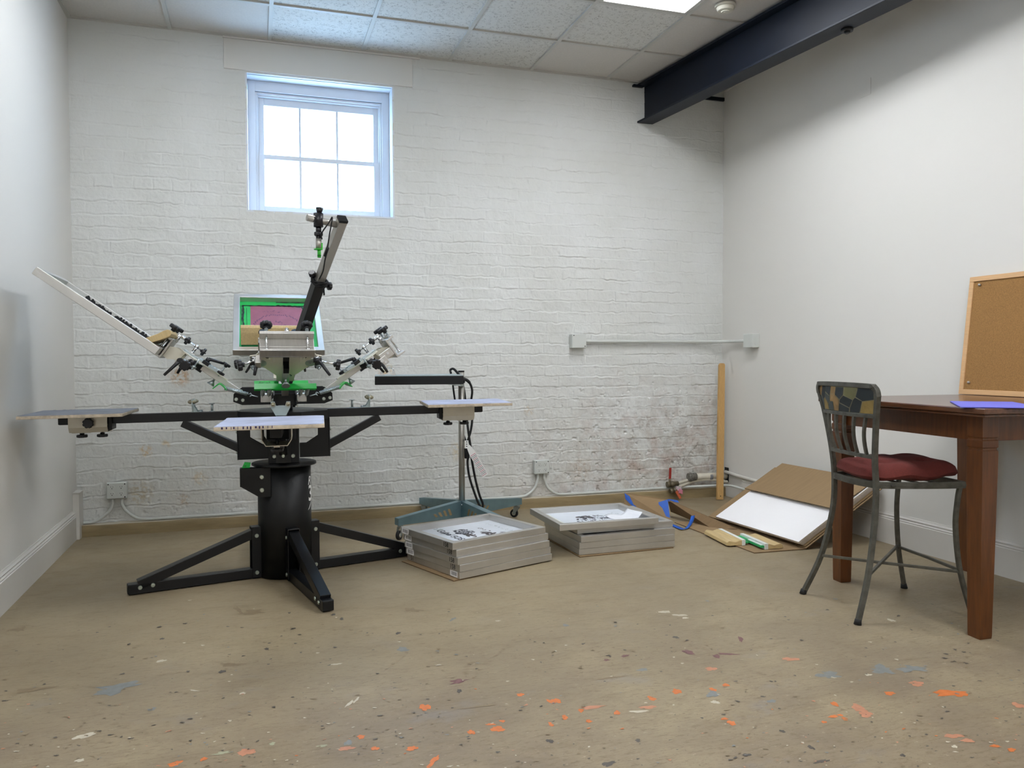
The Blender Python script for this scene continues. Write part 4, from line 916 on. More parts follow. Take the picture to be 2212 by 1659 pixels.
for nm, st_list, where in (('A', stA, 'left floor stack'), ('B', stB, 'right floor stack')):
    for k, (x, y, a) in enumerate(st_list):
        if k == 4:
            lab = 'top aluminium screen of the left floor stack, with dark lettering and artwork' if nm == 'A' else 'top aluminium screen of the right floor stack, shifted left, with paper in it'
        else: lab = 'aluminium printing screen, %s of the %s' % (orders[k], where)
        t = screen_thing(lab, 'aluminium screens in the '+where)
        t.location = (x, y, .0065+.0363*k); t.rotation_euler = (0, 0, math.radians(a))
        ms_ = flat_mesh(t, 'mesh_white')
        if nm == 'A':
            if k == 0: barcode(t, .02, .085); stamp(t, '51', .47, 'ink_brown')
            else: barcode(t, .425, .495); stamp(t, '158', .086-.008*(k == 2), 'ink_black' if k != 1 else 'ink_slate')
            if k == 4:
                mb = MB(); z = .0036
                scrib(mb, .275, .30, .055, .06, 60, z, 0); scrib(mb, .255, .21, .03, .05, 14, z+.0001, 1, .01, .024)
                scrib(mb, .36, .16, .03, .09, 26, z, 1, .01, .026); scrib(mb, .43, .12, .02, .05, 10, z, 1, .008, .02); scrib(mb, .40, .28, .015, .06, 10, z, 1, .004, .01)
                mb.text('Gulpal', (.172, .425, z), (-.10, -1, 0), (1, -.10, 0), .058, t=.0002, m=0, shear=.2, bold=.001); mb.text('5OS3', (.152, .252, z), (-.06, -1, 0), (1, -.06, 0), .056, t=.0002, m=0, bold=.001)
                for i in range(9): scrib(mb, .50+.0*i, .09+.038*i, .012, .010, 4, z, 2, .003, .007)
                scrib(mb, .20, .44, .02, .03, 12, z, 2, .004, .014)
                mb.build('artwork', ['ink_slate', 'ink_brown', 'mesh_grey'], t, local=True)
        if nm == 'B' and k == 4:
            mb = MB(); z = .0036
            scrib(mb, .27, .30, .045, .04, 16, z, 1, .012, .028); scrib(mb, .33, .26, .13, .075, 110, z+.0001, 0, .004, .015); scrib(mb, .2, .17, .06, .04, 24, z, 0, .004, .014); scrib(mb, .47, .30, .05, .08, 24, z, 2, .004, .009)
            mb.build('artwork', ['ink_slate', 'ink_brown', 'mesh_grey'], t, local=True)
            mb = MB(); mb.add([(.05, .05, .0034), (.10, .05, .0034), (.10, .455, .0034), (.05, .455, .0034)], [(0, 1, 2, 3)]); mb.build('edge_tape', 'tape_white', t, local=True)
x, y, a = stB[4]; ca, sa = math.cos(math.radians(a)), math.sin(math.radians(a)); zp = .0065+.0363*4+.005
def pap(u, v):
    lx, ly = .40+u*.15, .09+v*.20; lift = max(0, u-.55)**2*.25*(1-v*.3)+.02*max(0, v-.6)**2
    return (x+lx*ca-ly*sa, y+lx*sa+ly*ca, zp+lift+.006*math.sin(u*6)*v)
tag(MB().grid(pap, 10, 8).build('paper_sheet', 'paper', solid=.0006), 'small curled white paper lying inside the top screen of the right stack', 'paper')
# screens held in the left and back heads
def head_screen(az, label, group):
    t = thing('printing_screen', label, 'printing screen', group=group)
    L, Wd, h = SL, SW_+.004, .038
    def f(x, y, z): return x, y, z
    mb = MB(); screen_frame(mb, L, Wd, h, .036); mb.build('frame', 'frame_aluminium', t, local=True, bevel=.0025)
    # place: local x along s from .386, y across (centre), z = n from -.069
    o = Hf(.3865, 0, -.0695); R_ = Matrix.Rotation(az, 4, 'Z') @ Matrix.Translation(o) @ Matrix.Rotation(-E_, 4, 'Y') @ Matrix.Translation((0, -Wd/2, 0))
    t.matrix_world = Matrix.Translation(PC) @ R_
    return t, L, Wd
hs, L, Wd = head_screen(PI, 'aluminium screen with black print raised on the left arm of the press', 'screens held in the press')
mb = MB(); mb.add([(.03, .03, .004), (L-.03, .03, .004), (L-.03, Wd-.03, .004), (.03, Wd-.03, .004)], [(0, 1, 2, 3)]); mb.build('mesh', 'mesh_grey', hs, local=True)
mb = MB(); 
for (cx_, rx_, n_) in ((.44, .03, 26), (.37, .05, 50), (.29, .05, 50), (.22, .035, 30)): scrib(mb, cx_, .10, rx_, .06, n_, .0046, 0, .008, .022)
mb.build('artwork', 'ink_black', hs, local=True)
# ink smeared up the inner face of the far rail
mb = MB()
for x0_ in [.12+.0078*i for i in range(44)]:
    if .30 < x0_ < .325: continue
    pts = []; r1, r2 = random.uniform(.006, .013), random.uniform(.007, .016)
    zc_ = random.uniform(.014, .026)
    for k in range(10):
        b = 2*PI*k/10; q_ = random.uniform(.65, 1.2); pts.append((x0_+r1*q_*math.cos(b), .0364+x0_*1e-4, min(.0375, max(.0045, zc_+r2*q_*math.sin(b)))))
    mb.add(pts, [tuple(range(10))])
mb.build('rail_ink', 'ink_black', hs, local=True)
gs, L, Wd = head_screen(PI/2, 'green coated aluminium screen with a red panel on the back arm of the press', 'screens held in the press')
mb = MB(); mb.add([(.03, .03, .004), (L-.03, .03, .004), (L-.03, Wd-.03, .004), (.03, Wd-.03, .004)], [(0, 1, 2, 3)]); mb.build('mesh', 'emulsion', gs, local=True)
# local y points to image left on this head
mb = MB(); z = .0046
mb.add([(.10, .085, z), (.52, .105, z), (.52, Wd-.098, z), (.10, Wd-.098, z)], [(0, 1, 2, 3)]); mb.build('film_panel', 'film_red', gs, local=True)
mb = MB(); cx_, cy_ = .30, Wd/2+.0
for i in range(72):
    a = 2*PI*i/72; u, v = .128*math.cos(a), .142*math.sin(a); k = random.uniform(.93, 1.04)
    mb.add([(cx_+u*k+dx_*.006, cy_+v*k+dy_*.004, z+.0003) for dx_, dy_ in ((-1, -1), (1, -1), (1, 1), (-1, 1))], [(0, 1, 2, 3)])
scrib(mb, cx_+.02, cy_, .05, .05, 26, z+.0003, 0, .003, .01); scrib(mb, cx_+.16, cy_+.03, .01, .07, 8, z+.0003, 0, .003, .01)
mb.build('artwork', 'ink_faint', gs, local=True)
mb = MB()
def smear(p, q, w, n):
    p, q = V(*p), V(*q); d = nrm(q-p); s2 = V(-d[1], d[0])
    pts1, pts2 = [], []
    for i in range(n+1):
        c_ = p+(q-p)*i/n; pts1.append((*(c_+s2*w*random.uniform(.25, 1)), z+.0006)); pts2.append((*(c_-s2*w*random.uniform(.25, 1)), z+.0006))
    mb.add(pts1+pts2, [(i, i+1, n+1+i+1, n+1+i) for i in range(n)])
smear((.525, .065), (.525, Wd-.05), .008, 24); smear((.522, .11), (.53, .26), .012, 12); smear((.525, Wd-.054), (.04, Wd-.058), .008, 24); smear((.525, Wd-.044), (.10, Wd-.05), .003, 16); smear((.52, .105), (.40, .09), .004, 8); smear((.566, .06), (.566, .26), .006, 12)
smear((.5, Wd-.075), (.10, Wd-.08), .002, 10)
mb.build('ink_smear', 'ink_black', gs, local=True)
# blade-and-board squeegees resting in those two screens
def head_squeegee(az, t0, t1, name, label, m, group, tilt):
    t = thing(name, label, 'squeegee', group=group)
    Lq = t1-t0; sec = [(-.014, 0), (.014, 0), (.015, .055), (.020, .085), (.019, .102), (.012, .112), (-.006, .112), (-.014, .100), (-.016, .07)]
    mb = MB(); mb.loft([[(a, 0, b) for a, b in sec], [(a, Lq, b) for a, b in sec]], smooth=False); mb.build('handle', m, t, local=True, bevel=.003)
    MB().bb(V(-.0045, .002, -.026), V(.0045, Lq-.002, .004)).build('blade', 'blade_green', t, local=True)
    s0, n0 = (.446, -.034) if tilt > -.5 else (.456, -.040)
    o = Hf(s0, t0, n0)
    t.matrix_world = Matrix.Translation(PC) @ Matrix.Rotation(az, 4, 'Z') @ Matrix.Translation(o) @ Matrix.Rotation(tilt, 4, 'Y')
    return t
head_squeegee(PI/2, -.145, .212, 'squeegee', 'wooden squeegee resting in the green screen behind the press hub', 'squeegee_wood', None, -.22)
head_squeegee(PI, -.13, .205, 'squeegee', 'wooden squeegee resting in the raised left screen of the press', 'squeegee_wood', None, -1.22)

# cardboard under the stacks
def card(name, poly, lab, z=.003, t=.005, m='cardboard'):
    return tag(MB().prism(poly, (0, 0, z), (1, 0, 0), (0, 1, 0), t, ms=1).build(name, [m, 'cardboard_edge']), lab, 'cardboard')
d20 = math.radians(20)
def rot2(x, y, px_, py_, a): return (x+px_*math.cos(a)-py_*math.sin(a), y+px_*math.sin(a)+py_*math.cos(a))
card('cardboard_sheet', [rot2(2.0, -1.762, *p, d20) for p in ((-.005, 0), (.58, .02), (.58, .49), (-.012, .50))], 'brown cardboard sheet on the floor under the left stack of screens')
card('cardboard_sheet', [rot2(2.772, -1.512, *p, math.radians(2)) for p in ((-.0, -.01), (.60, .0), (.60, .49), (-.004, .50))], 'brown cardboard sheet on the floor under the right stack of screens')

# ------------------------------------------------------------------ pole-mounted heater (flash dryer)
FX, FY = 2.335, -.60
fd = thing('flash_dryer', 'black flat heater on a metal pole with castered base behind the press', 'heater stand', (FX, FY, 0))
MB().cyl((FX, FY, .10), (FX, FY, 1.018), .0195, n=28).build('pole', 'pole_metal', fd)
MB().cyl((FX, FY, 1.0185), (FX, FY, 1.028), .0205, n=28).build('pole_cap', 'black', fd)
hca, hsa = math.cos(math.radians(-8.2)), math.sin(math.radians(-8.2))
def hrot(x, y, z): return (1.748+(x-1.748)*hca-(y+.83)*hsa, -.83+(x-1.748)*hsa+(y+.83)*hca, z)
mb = MB(hrot); mb.bb(V(1.748, -.83, .9495), V(2.278, -.40, 1.000)); hb = mb.build('heater_head', 'black', fd, bevel=.003)
mb = MB(hrot); mb.bb(V(1.750, -.828, 1.0003), V(2.276, -.402, 1.005)); mb.build('heater_lid', 'grey_bracket', hb, bevel=.001)
mb = MB(hrot)
for x_ in (1.79, 1.86): mb.prism([(-.018, 0), (.018, 0), (.01, .008), (.006, .035), (-.006, .035), (-.01, .008)], (x_, -.79, 1.005), (1, 0, 0), (0, 0, 1), .003)
mb.tube(curve([(1.79, -.79, 1.034), (1.80, -.79, 1.048), (1.85, -.79, 1.048), (1.86, -.79, 1.034)], 4), .004, 7); mb.build('carry_loop', 'chrome', hb)
mb = MB(); mb.prism([(2.20, .949), (2.315, .949), (2.345, .958), (2.345, .932), (2.325, .928), (2.215, .944)], (0, FY-.03, 0), (1, 0, 0), (0, 0, 1), .004); mb.prism([(2.20, .949), (2.315, .949), (2.345, .958), (2.345, .932), (2.325, .928), (2.215, .944)], (0, FY+.03, 0), (1, 0, 0), (0, 0, 1), .004)
mb.bb(V(2.29, FY-.03, .93), V(2.345, FY+.03, .936)); mb.build('tilt_bracket', 'zinc', fd)
mb = MB(); ring_bolt(mb, (2.33, FY-.032, .942), (0, -1, 0), .009); mb.build('bolt', 'bolt', fd)
MB(hrot).cyl((2.277, -.72, .972), (2.296, -.72, .972), .018, n=18).build('cable_gland', 'rubber', hb)
ends = [V(1.905, -.745, 0), V(2.185, -.10, 0), V(2.80, -.335, 0), V(2.50, -1.03, 0)]
for i, e in enumerate(ends):
    d = nrm(e-V(FX, FY, 0)); sd = V(-d[1], d[0], 0); L = np.linalg.norm(e-V(FX, FY, 0))
    mb = MB()
    body = [(.0, .085), (L+.02, .090), (L+.02, .132), (.0, .192)]
    for sgn in (-1, 1):
        mb.prism(body, V(FX, FY, 0)+sd*sgn*.022, d, V(0, 0, 1), .003)
    mb.add([tuple(V(FX, FY, 0)+d*a+sd*b+V(0, 0, z_)) for a, b, z_ in ((0.0, -.022, .1925), (L+.02, -.022, .1325), (L+.02, .022, .1325), (0.0, .022, .1925))], [(0, 1, 2, 3)])
    mb.bar(V(FX, FY, .11)+d*(L+.021)-sd*.022, V(FX, FY, .11)+d*(L+.021)+sd*.022, .003, .042)
    lg = mb.build('base_leg', 'zinc_blue', fd)
    mb = MB()
    for k in range(4):
        a0 = .09+k*.035
        for sgn in (-1, 1):
            mb.prism([(a0, .108), (a0+.018, .108), (a0+.034, .150-k*.007), (a0+.016, .150-k*.007)], V(FX, FY, 0)+sd*sgn*.0238, d, V(0, 0, 1), .0012)
    mb.build('cut_out', 'curb_paint', lg)
    b = MB(); ring_bolt(b, V(FX, FY, .168)+d*.035-sd*.0236, -sd, .006); b.build('bolt', 'chrome', lg)
    cx_ = e-d*.005; tr = nrm(V(random.uniform(-1, 1), random.uniform(-1, 1), 0)) if i != 2 else V(-.8, .6, 0)
    tq = V(-tr[1], tr[0], 0)
    mb = MB(); mb.cyl(cx_+V(0, 0, .088), cx_+V(0, 0, .078), .018, n=16); mb.bar(cx_-tr*.018+V(0, 0, .0765), cx_+tr*.018+V(0, 0, .0765), .03, .003)
    for sgn in (-1, 1): mb.prism([(-.02, .075), (.02, .075), (.028, .025), (.014, .02)], cx_+tq*sgn*.014, tr, V(0, 0, 1), .0022)
    ca_ = mb.build('caster', 'zinc', fd)
    wc = cx_+tr*.020+V(0, 0, .0285); MB().cyl(wc-tq*.010, wc+tq*.010, .028, n=24).build('wheel', 'rubber', ca_, bevel=.003)
    MB().cyl(wc-tq*.0125, wc+tq*.0125, .014, n=18).build('wheel_hub', 'cream_metal', ca_)
yq = FY-.05
def fp(x_, y_, dy=0): return ony(x_, y_, yq+dy)
mb = MB()
mb.tube(curve([fp(974, 806), fp(973, 799, .02), fp(980, 797), fp(990, 808), fp(996, 819), fp(1001, 835, .05), fp(1005, 862, .05), fp(1008, 900, .03), fp(1012, 935), fp(1017, 968), fp(1018, 985), fp(1022, 1010), fp(1028, 1040), fp(1036, 1070), fp(1043, 1088), fp(1041, 1097), fp(1034, 1088), fp(1024, 1062), fp(1014, 1030), fp(1010, 1000), fp(1012, 985)], 6), .0075, 8)
mb.build('power_cable', 'rubber', fd)
mb = MB(); mb.tube(curve([fp(998, 820), fp(1006, 820), fp(1015, 828), fp(1020, 845), fp(1017, 875, .03), fp(1020, 905), fp(1017, 930), fp(1010, 955), fp(1010, 970)], 6), [.010 if i < 12 else .0075 for i in range(49)], 8); mb.tube(curve([fp(978, 826, .05), fp(980, 845, .05), fp(986, 880, .06), fp(1002, 940, .08), fp(1008, 955)], 5), .006, 8); mb.build('power_cable', 'rubber', fd)
mb = MB(); mb.tube([fp(1008, 968), fp(1009, 990)], .017, 10); mb.build('plug', 'rubber', fd, bevel=.003)
mb = MB(); a, b = V(*fp(1011, 963, -.03)), V(*fp(1049, 1028, -.03)); d = nrm(b-a); sd = nrm(np.cross(d, V(0, 1, 0))); L = np.linalg.norm(b-a)
mb.prism([(0, -.012), (L*.25, -.022), (L, -.022), (L, .022), (L*.25, .022), (0, .012)], a, d, sd, .0012)
for i in range(16):
    u = L*.28+i*L*.044; mb.prism([(u, -.019), (u+.0035, -.019), (u+.0035, .012+.006*random.random()), (u, .012+.006*random.random())], a-V(0, .0012, 0), d, sd, .0006, m=1 if i % 3 else 2)
mb.build('warning_tag', ['white_print', 'grey_band', 'pink_tag'], fd)
mb = MB(); a = V(*fp(1008, 960, -.03)); mb.bb(a-V(.011, .002, .025), a+V(.011, .0, .025)); 
for k in range(3): mb.cyl(a+V(0, -.002, .016-k*.014), a+V(0, -.003, .016-k*.014), .004, n=8, m=1)
mb.build('cord_label', ['white_print', 'ink_black'], fd)

# ------------------------------------------------------------------ cardboard and foam boards by the right wall
def card3(name, pts, lab, t=.004, m='cardboard', cat='cardboard'):
    p = [V(*q_) for q_ in pts]; n = nrm(np.cross(p[1]-p[0], p[-1]-p[0])); N = len(p)
    mb = MB(); a = [q_-n*t/2 for q_ in p]; b = [q_+n*t/2 for q_ in p]
    mb.add(a+b, [tuple(range(N))[::-1], tuple(range(N, 2*N))]); mb.add(a+b, [(i, (i+1) % N, N+(i+1) % N, N+i) for i in range(N)], 1)
    return tag(mb.build(name, [m, 'cardboard_edge']), lab, cat)
card('cardboard_sheet', [(3.735, -.86), (3.737, -1.752), (4.06, -1.765), (4.24, -1.72), (4.24, -.86)], 'flat brown cardboard sheet on the floor under the two loose squeegees', z=.003)
Bq = V(4.055, -1.745, .0); vh = nrm(V(.998, .05, 0)); uh = V(vh[1], -vh[0], 0); th = math.radians(29); vs_ = vh*math.cos(th)+V(0, 0, math.sin(th)); nn = nrm(np.cross(vs_, -uh)); nn = nn if nn[2] > 0 else -nn
def PP(a, b, c): return Bq-uh*a+vs_*b+nn*c     # a along lower edge toward the brick wall, b up the slope, c off the slope
def board(name, a0, a1, b0, b1, c0, t, lab, mats, cat, group=None, lift=None):
    def f(u, v, top):
        a, b = a0+(a1-a0)*u, b0+(b1-b0)*v; l = lift(u, v) if lift else 0
        return tuple(PP(a, b, c0+l+(t if top else 0)))
    nu, nv = 8, 8; mb = MB()
    mb.grid(lambda u, v: f(u, v, True), nu, nv, 0, False); mb.grid(lambda u, v: f(1-u, v, False), nu, nv, 0, False)
    for e in ([(u/nu, 0) for u in range(nu+1)], [(1, v/nv) for v in range(nv+1)], [(1-u/nu, 1) for u in range(nu+1)], [(0, 1-v/nv) for v in range(nv+1)]):
        for (u0, v0), (u1, v1) in zip(e[:-1], e[1:]): mb.add([f(u0, v0, 0), f(u1, v1, 0), f(u1, v1, 1), f(u0, v0, 1)], [(3, 2, 1, 0)], 1)
    return tag(mb.build(name, mats), lab, cat, group)
CB = ['cardboard', 'cardboard_edge']; FB = ['foam', 'foam_edge']
board('cardboard_sheet', -.02, .93, .02, .655, .006, .005, 'large brown cardboard sheet beneath the white boards, leaning on the right wall', CB, 'cardboard')
for k in range(3):
    board('foam_board', -.0-.006*k, .80-.006*k, .022-.012*k, .64, .0125+k*.0140, .0136, ['white foam board at the bottom of the leaning pile, only its edges showing', 'white foam board in the middle of the leaning pile, only its edges showing', 'large blank white foam board on top of the pile leaning on the right wall'][k], FB, 'board', 'white foam boards leaning on the right wall')
board('cardboard_sheet', -.005, .825, .305, .655, .0558, .0045, 'brown cardboard sheet lying on top of the white boards by the stool', CB, 'cardboard', None, lambda u, v: .022*(1-v)**2*(1-.3*u))
board('cardboard_sheet', -.03, .06, .014, .66, -.0005, .004, 'narrow folded brown cardboard strip under the near edge of the leaning boards', CB, 'cardboard')
# folded cardboard with blue tape
T1, T2 = V(*ony(1349, 1064, -.60)), V(*ony(1442, 1079, -.70)); G1, G2 = V(T1[0]-.02, T1[1]-.03, .004), V(*onz(1448, 1124, .004))
fc = thing('folded_cardboard', 'bent brown cardboard flap with blue tape standing behind the right stack of screens', 'cardboard', (G2[0], G2[1], 0))
def quad(pts, t, m, name):
    p = [V(*q_) for q_ in pts]; n = nrm(np.cross(p[1]-p[0], p[-1]-p[0])); N = len(p); mb = MB(); a = [q_-n*t/2 for q_ in p]; b = [q_+n*t/2 for q_ in p]
    mb.add(a+b, [tuple(range(N))[::-1], tuple(range(N, 2*N))]); mb.add(a+b, [(i, (i+1) % N, N+(i+1) % N, N+i) for i in range(N)], 1 if isinstance(m, list) else 0)
    return mb.build(name, m, fc)
quad([G1, G2, T2, T1], .004, CB, 'panel')
D1, D2, D3 = V(*ony(1592, 1142, -1.20)), V(*ony(1540, 1143, -1.10)), V(*ony(1449, 1105, -.63))
quad([T2+V(.002, 0, 0), D1, D2, D3], .004, ['cardboard_shaded', 'cardboard_edge'], 'flap')
off_ = -nrm(np.cross(G2-G1, T1-G1))*.0035
if off_[1] > 0: off_ = -off_
def pan(u, v): return G1+(G2-G1)*u+(T1-G1)*v*(1-u)+(T2-G2)*v*u+off_
quad([pan(.78, .80), pan(1.0, 1.0), pan(1.0, .12), pan(.88, .2), pan(.86, .55), pan(.79, .6)], .001, 'tape_blue', 'tape')
quad([pan(.0, .98), pan(.27, .75), pan(.28, .5), pan(.5, .42), pan(.5, .25), pan(.3, .3), pan(.03, .75)], .001, 'tape_blue', 'tape')
mb = MB(); pa = [V(*ony(1497, 1114, -.96)), V(*ony(1494, 1125, -1.0)), V(*ony(1488, 1136, -1.03)), V(*onz(1478, 1143, .008)), V(*onz(1462, 1138, .006)), V(*onz(1448, 1132, .006))]
pc_ = curve(pa, 5); sd = V(.035, .01, 0)
mb.grid(lambda u, v: tuple(pc_[int(round(u*(len(pc_)-1)))]+sd*(v-.5)+V(0, 0, .0)), len(pc_)-1, 2); mb.build('tape_strand', 'tape_blue', fc, solid=.001)
quad([T2+V(.0, -.002, .004), T2+V(.05, -.05, .0), T2+V(.05, -.07, -.012), T2+V(.0, -.012, -.012)], .001, 'tape_blue', 'tape')
# two loose squeegees on the cardboard
def loose_squeegee(p, q, label, base_z, flip=1):
    p, q = V(*p), V(*q); L = np.linalg.norm(q-p); d = nrm(q-p); a = math.atan2(d[1], d[0])
    t = thing('squeegee', label, 'squeegee', (p[0], p[1], base_z), a, 'loose squeegees on the cardboard')
    sec = [(-.062, .004), (-.058, .022), (-.045, .030), (-.025, .026), (-.005, .022), (.02, .030), (.045, .032), (.045, .0), (.02, .0), (-.01, .002), (-.04, .0)]
    mb = MB(); mb.loft([[(0, y*flip, z) for y, z in sec][::flip], [(L, y*flip, z) for y, z in sec][::flip]], smooth=False); mb.build('handle', 'squeegee_wood', t, local=True, bevel=.002)
    MB().bb(V(.004, flip*.045, .010), V(L-.004, flip*.078, .021)).build('blade', 'blade_green', t, local=True, bevel=.001)
    mb = MB(); mb.bb(V(-.001, flip*.034, .0), V(L+.001, flip*.056, .0335)); mb.bb(V(.02, flip*.056, .021), V(L*.6, flip*.07, .0235)); mb.build('tape', 'tape_white', t, local=True, bevel=.001)
    return t
s1a, s1b = onz(1566, 1150, .03), onz(1604, 1173, .03)
loose_squeegee(onz(1541, 1149, .02), onz(1591, 1174, .02), 'wooden squeegee with taped edge, the left one of two on the floor cardboard', .0062)
loose_squeegee(onz(1671, 1181, .02), onz(1617, 1158, .02), 'wooden squeegee with green blade, the right one of two on the floor cardboard', .0062, 1)

# ------------------------------------------------------------------ counter table, cork board, folder
TZ = .909; TA = math.radians(-3.1)
tb = thing('counter_table', 'dark cherry wood counter-height table against the right wall', 'table', (3.655, -3.298, 0), TA)
TL, TW = .99, .925          # local x away from the stool, y towards the brick wall; origin under the near-left corner
def tbuild(mb, n, m, **k): return mb.build(n, m, tb, local=True, **k)
mb = MB(); mb.bb(V(0, 0, TZ-.022), V(TW, TL, TZ)); mb.bb(V(.012, .012, TZ-.034), V(TW-.012, TL-.012, TZ-.022)); tbuild(mb, 'tabletop', 'table_top_wood', bevel=.004, seg=3)
lx0, lx1, ly0, ly1 = .112, TW-.06, .118, .945
ap0, ap1 = TZ-.034, TZ-.135
mb = MB()
mb.bb(V(lx0-.012, ly0, ap1), V(lx0+.012, ly1, ap0)); mb.bb(V(lx1-.012, ly0, ap1), V(lx1+.012, ly1, ap0)); mb.bb(V(lx0, ly0-.012, ap1), V(lx1, ly0+.012, ap0)); mb.bb(V(lx0, ly1-.012, ap1), V(lx1, ly1+.012, ap0))
tbuild(mb, 'apron', 'table_wood', bevel=.001)
for x_, y_ in ((lx0, ly0), (lx0, ly1), (lx1, ly0), (lx1, ly1)):
    def sq(hw, z): return [(x_-hw, y_-hw, z), (x_+hw, y_-hw, z), (x_+hw, y_+hw, z), (x_-hw, y_+hw, z)]
    prof = [(.029, .0), (.030, .012), (.0385, .715), (.0385, .738), (.0345, .742), (.0345, .748), (.0385, .752), (.0385, .778), (.0345, .782), (.0345, .788), (.0385, .792), (.0385, ap0)]
    mb = MB(); mb.loft([sq(w_, z_) for w_, z_ in prof], smooth=False); tbuild(mb, 'leg', 'table_wood', bevel=.0015)
# cork board standing on the table, leaning on the wall
cbt = thing('cork_board', 'cork notice board in a pale wood frame leaning on the wall on the table', 'notice board', (4.58, -2.8, TZ))
cb0, cw, chh = V(4.560, -2.352, TZ+.001), .92, .61
vdir = nrm(V(RX-.022-4.560, 0, .60)); udir = V(0, -1, 0); ndir = np.cross(vdir, udir); ndir = ndir if ndir[0] < 0 else -ndir
def CBp(u, v, n): return cb0+udir*u+vdir*v+ndir*n
mb = MB(); fw = .026
for (u0, u1, v0, v1) in ((0, cw, 0, fw), (0, cw, chh-fw, chh), (0, fw, fw, chh-fw), (cw-fw, cw, fw, chh-fw)):
    mb.box(CBp((u0+u1)/2, (v0+v1)/2, .004), (u1-u0, v1-v0, .016), (udir, vdir, ndir))
mb.build('frame', 'pale_wood', cbt, bevel=.0025)
mb = MB(); mb.box(CBp(cw/2, chh/2, .0), (cw-2*fw, chh-2*fw, .012), (udir, vdir, ndir)); mb.build('cork_panel', 'cork', cbt)
for (u, v, lab) in ((.062, .565, 'small round push pin at the top left corner of the cork board'), (.055, .062, 'small round push pin at the bottom left corner of the cork board')):
    t = thing('push_pin', lab, 'push pin', tuple(CBp(u, v, .006)))
    mb = MB(); mb.cyl(CBp(u, v, .006), CBp(u, v, .010), .004, .006, n=14); mb.sphere(CBp(u, v, .011), .0075, 12); mb.build('head', 'pin_grey', t)
# blue folder
fz = TZ+.0015
pts = [onz(2052, 867, TZ+.003), onz(2075, 879.5, TZ+.003), onz(2212, 881, TZ+.003), onz(2240, 878, TZ+.003), onz(2187, 868.5, TZ+.003)]
A_, B_ = V(3.872, -2.93, fz+.003), V(3.668, -3.17, fz+.003)
k = .0
poly = [tuple(p_[:2]) for p_ in pts]
tag(MB().prism(poly, (0, 0, fz+.0015), (1, 0, 0), (0, 1, 0), .003).build('paper_folder', 'folder_blue'), 'violet blue paper folder lying on the table near its front corner', 'folder')

# ------------------------------------------------------------------ counter stool (local x = forward, y = left)
stool = thing('counter_stool', 'dark iron counter stool with slate mosaic backrest at the table', 'stool', (3.717, -2.74, 0), math.radians(-9))
def sb(mb, name, m, parent=stool, **k): return mb.build(name, m, parent, local=True, **k)
post = [(0, -.262, .219), (.02, -.255, .215), (.19, -.193, .182), (.40, -.152, .160), (.55, -.145, .158), (.68, -.155, .163), (.85, -.172, .195), (.945, -.184, .222)]
def flatbar(mb, pts, w, t, side):
    P = [V(*p) for p in pts]; k = len(P); secs = []
    for i in range(k):
        T = nrm(P[min(i+1, k-1)]-P[max(i-1, 0)]); s2 = nrm(np.asarray(side, float)-T*np.dot(side, T)); u2 = np.cross(T, s2)
        secs.append([P[i]+s2*w/2*a+u2*t/2*b for a, b in ((-1, -1), (1, -1), (1, 1), (-1, 1))])
    mb.loft(secs, smooth=False); return mb
for s_ in (-1, 1):
    mb = MB(); pts = curve([(f_, s_*l_, z_) for z_, f_, l_ in post], 6)
    flatbar(mb, pts, .019, .019, (1, 0, 0))
    lg = sb(mb, 'rear_leg', 'iron', bevel=.003)
    sb(MB().cyl((-.262, s_*.219, .0), (-.258, s_*.2175, .022), .016, .013, n=16), 'foot_cap', 'rubber', lg)
    mb = MB(); pts = curve([(.262, s_*.226, 0), (.255, s_*.222, .03), (.215, s_*.205, .20), (.198, s_*.197, .38), (.205, s_*.198, .50), (.215, s_*.20, .565)], 6)
    flatbar(mb, pts, .018, .018, (1, 0, 0)); lg = sb(mb, 'front_leg', 'iron', bevel=.003)
    sb(MB().cyl((.262, s_*.226, .0), (.258, s_*.2245, .022), .016, .013, n=16), 'foot_cap', 'rubber', lg)
# seat frame
mb = MB(); sq_ = [(-.145, -.158), (-.165, -.08), (-.172, 0), (-.165, .08), (-.145, .158), (.0, .192), (.16, .212), (.222, .21), (.236, .19), (.24, 0), (.236, -.19), (.222, -.21), (.16, -.212), (0, -.192)]
sc_ = curve([(a, b, .565) for a, b in sq_+[sq_[0]]], 4)[:-1]; n = len(sc_)
for z0, z1, k0, k1 in ((.550, .578, 1.0, .94),):
    vs = [(p[0]*k0, p[1]*k0, z0) for p in sc_]+[(p[0]*k0, p[1]*k0, z1) for p in sc_]+[(p[0]*k1, p[1]*k1, z1) for p in sc_]+[(p[0]*k1, p[1]*k1, z0) for p in sc_]
    mb.add(vs, [(i, (i+1) % n, n+(i+1) % n, n+i) for i in range(n)]+[(n+i, n+(i+1) % n, 2*n+(i+1) % n, 2*n+i) for i in range(n)]+[(2*n+i, 2*n+(i+1) % n, 3*n+(i+1) % n, 3*n+i) for i in range(n)]+[(3*n+i, 3*n+(i+1) % n, (i+1) % n, i) for i in range(n)])
vs = [(p[0]*1.012, p[1]*1.012, .560) for p in sc_]+[(p[0]*1.012, p[1]*1.012, .567) for p in sc_]
mb.add(vs, [(i, (i+1) % n, n+(i+1) % n, n+i) for i in range(n)])
for f_ in (-.08, .0, .08, .16): mb.bb(V(f_-.009, -.185, .560), V(f_+.009, .185, .566))
sb(mb, 'seat_frame', 'iron', bevel=.001)
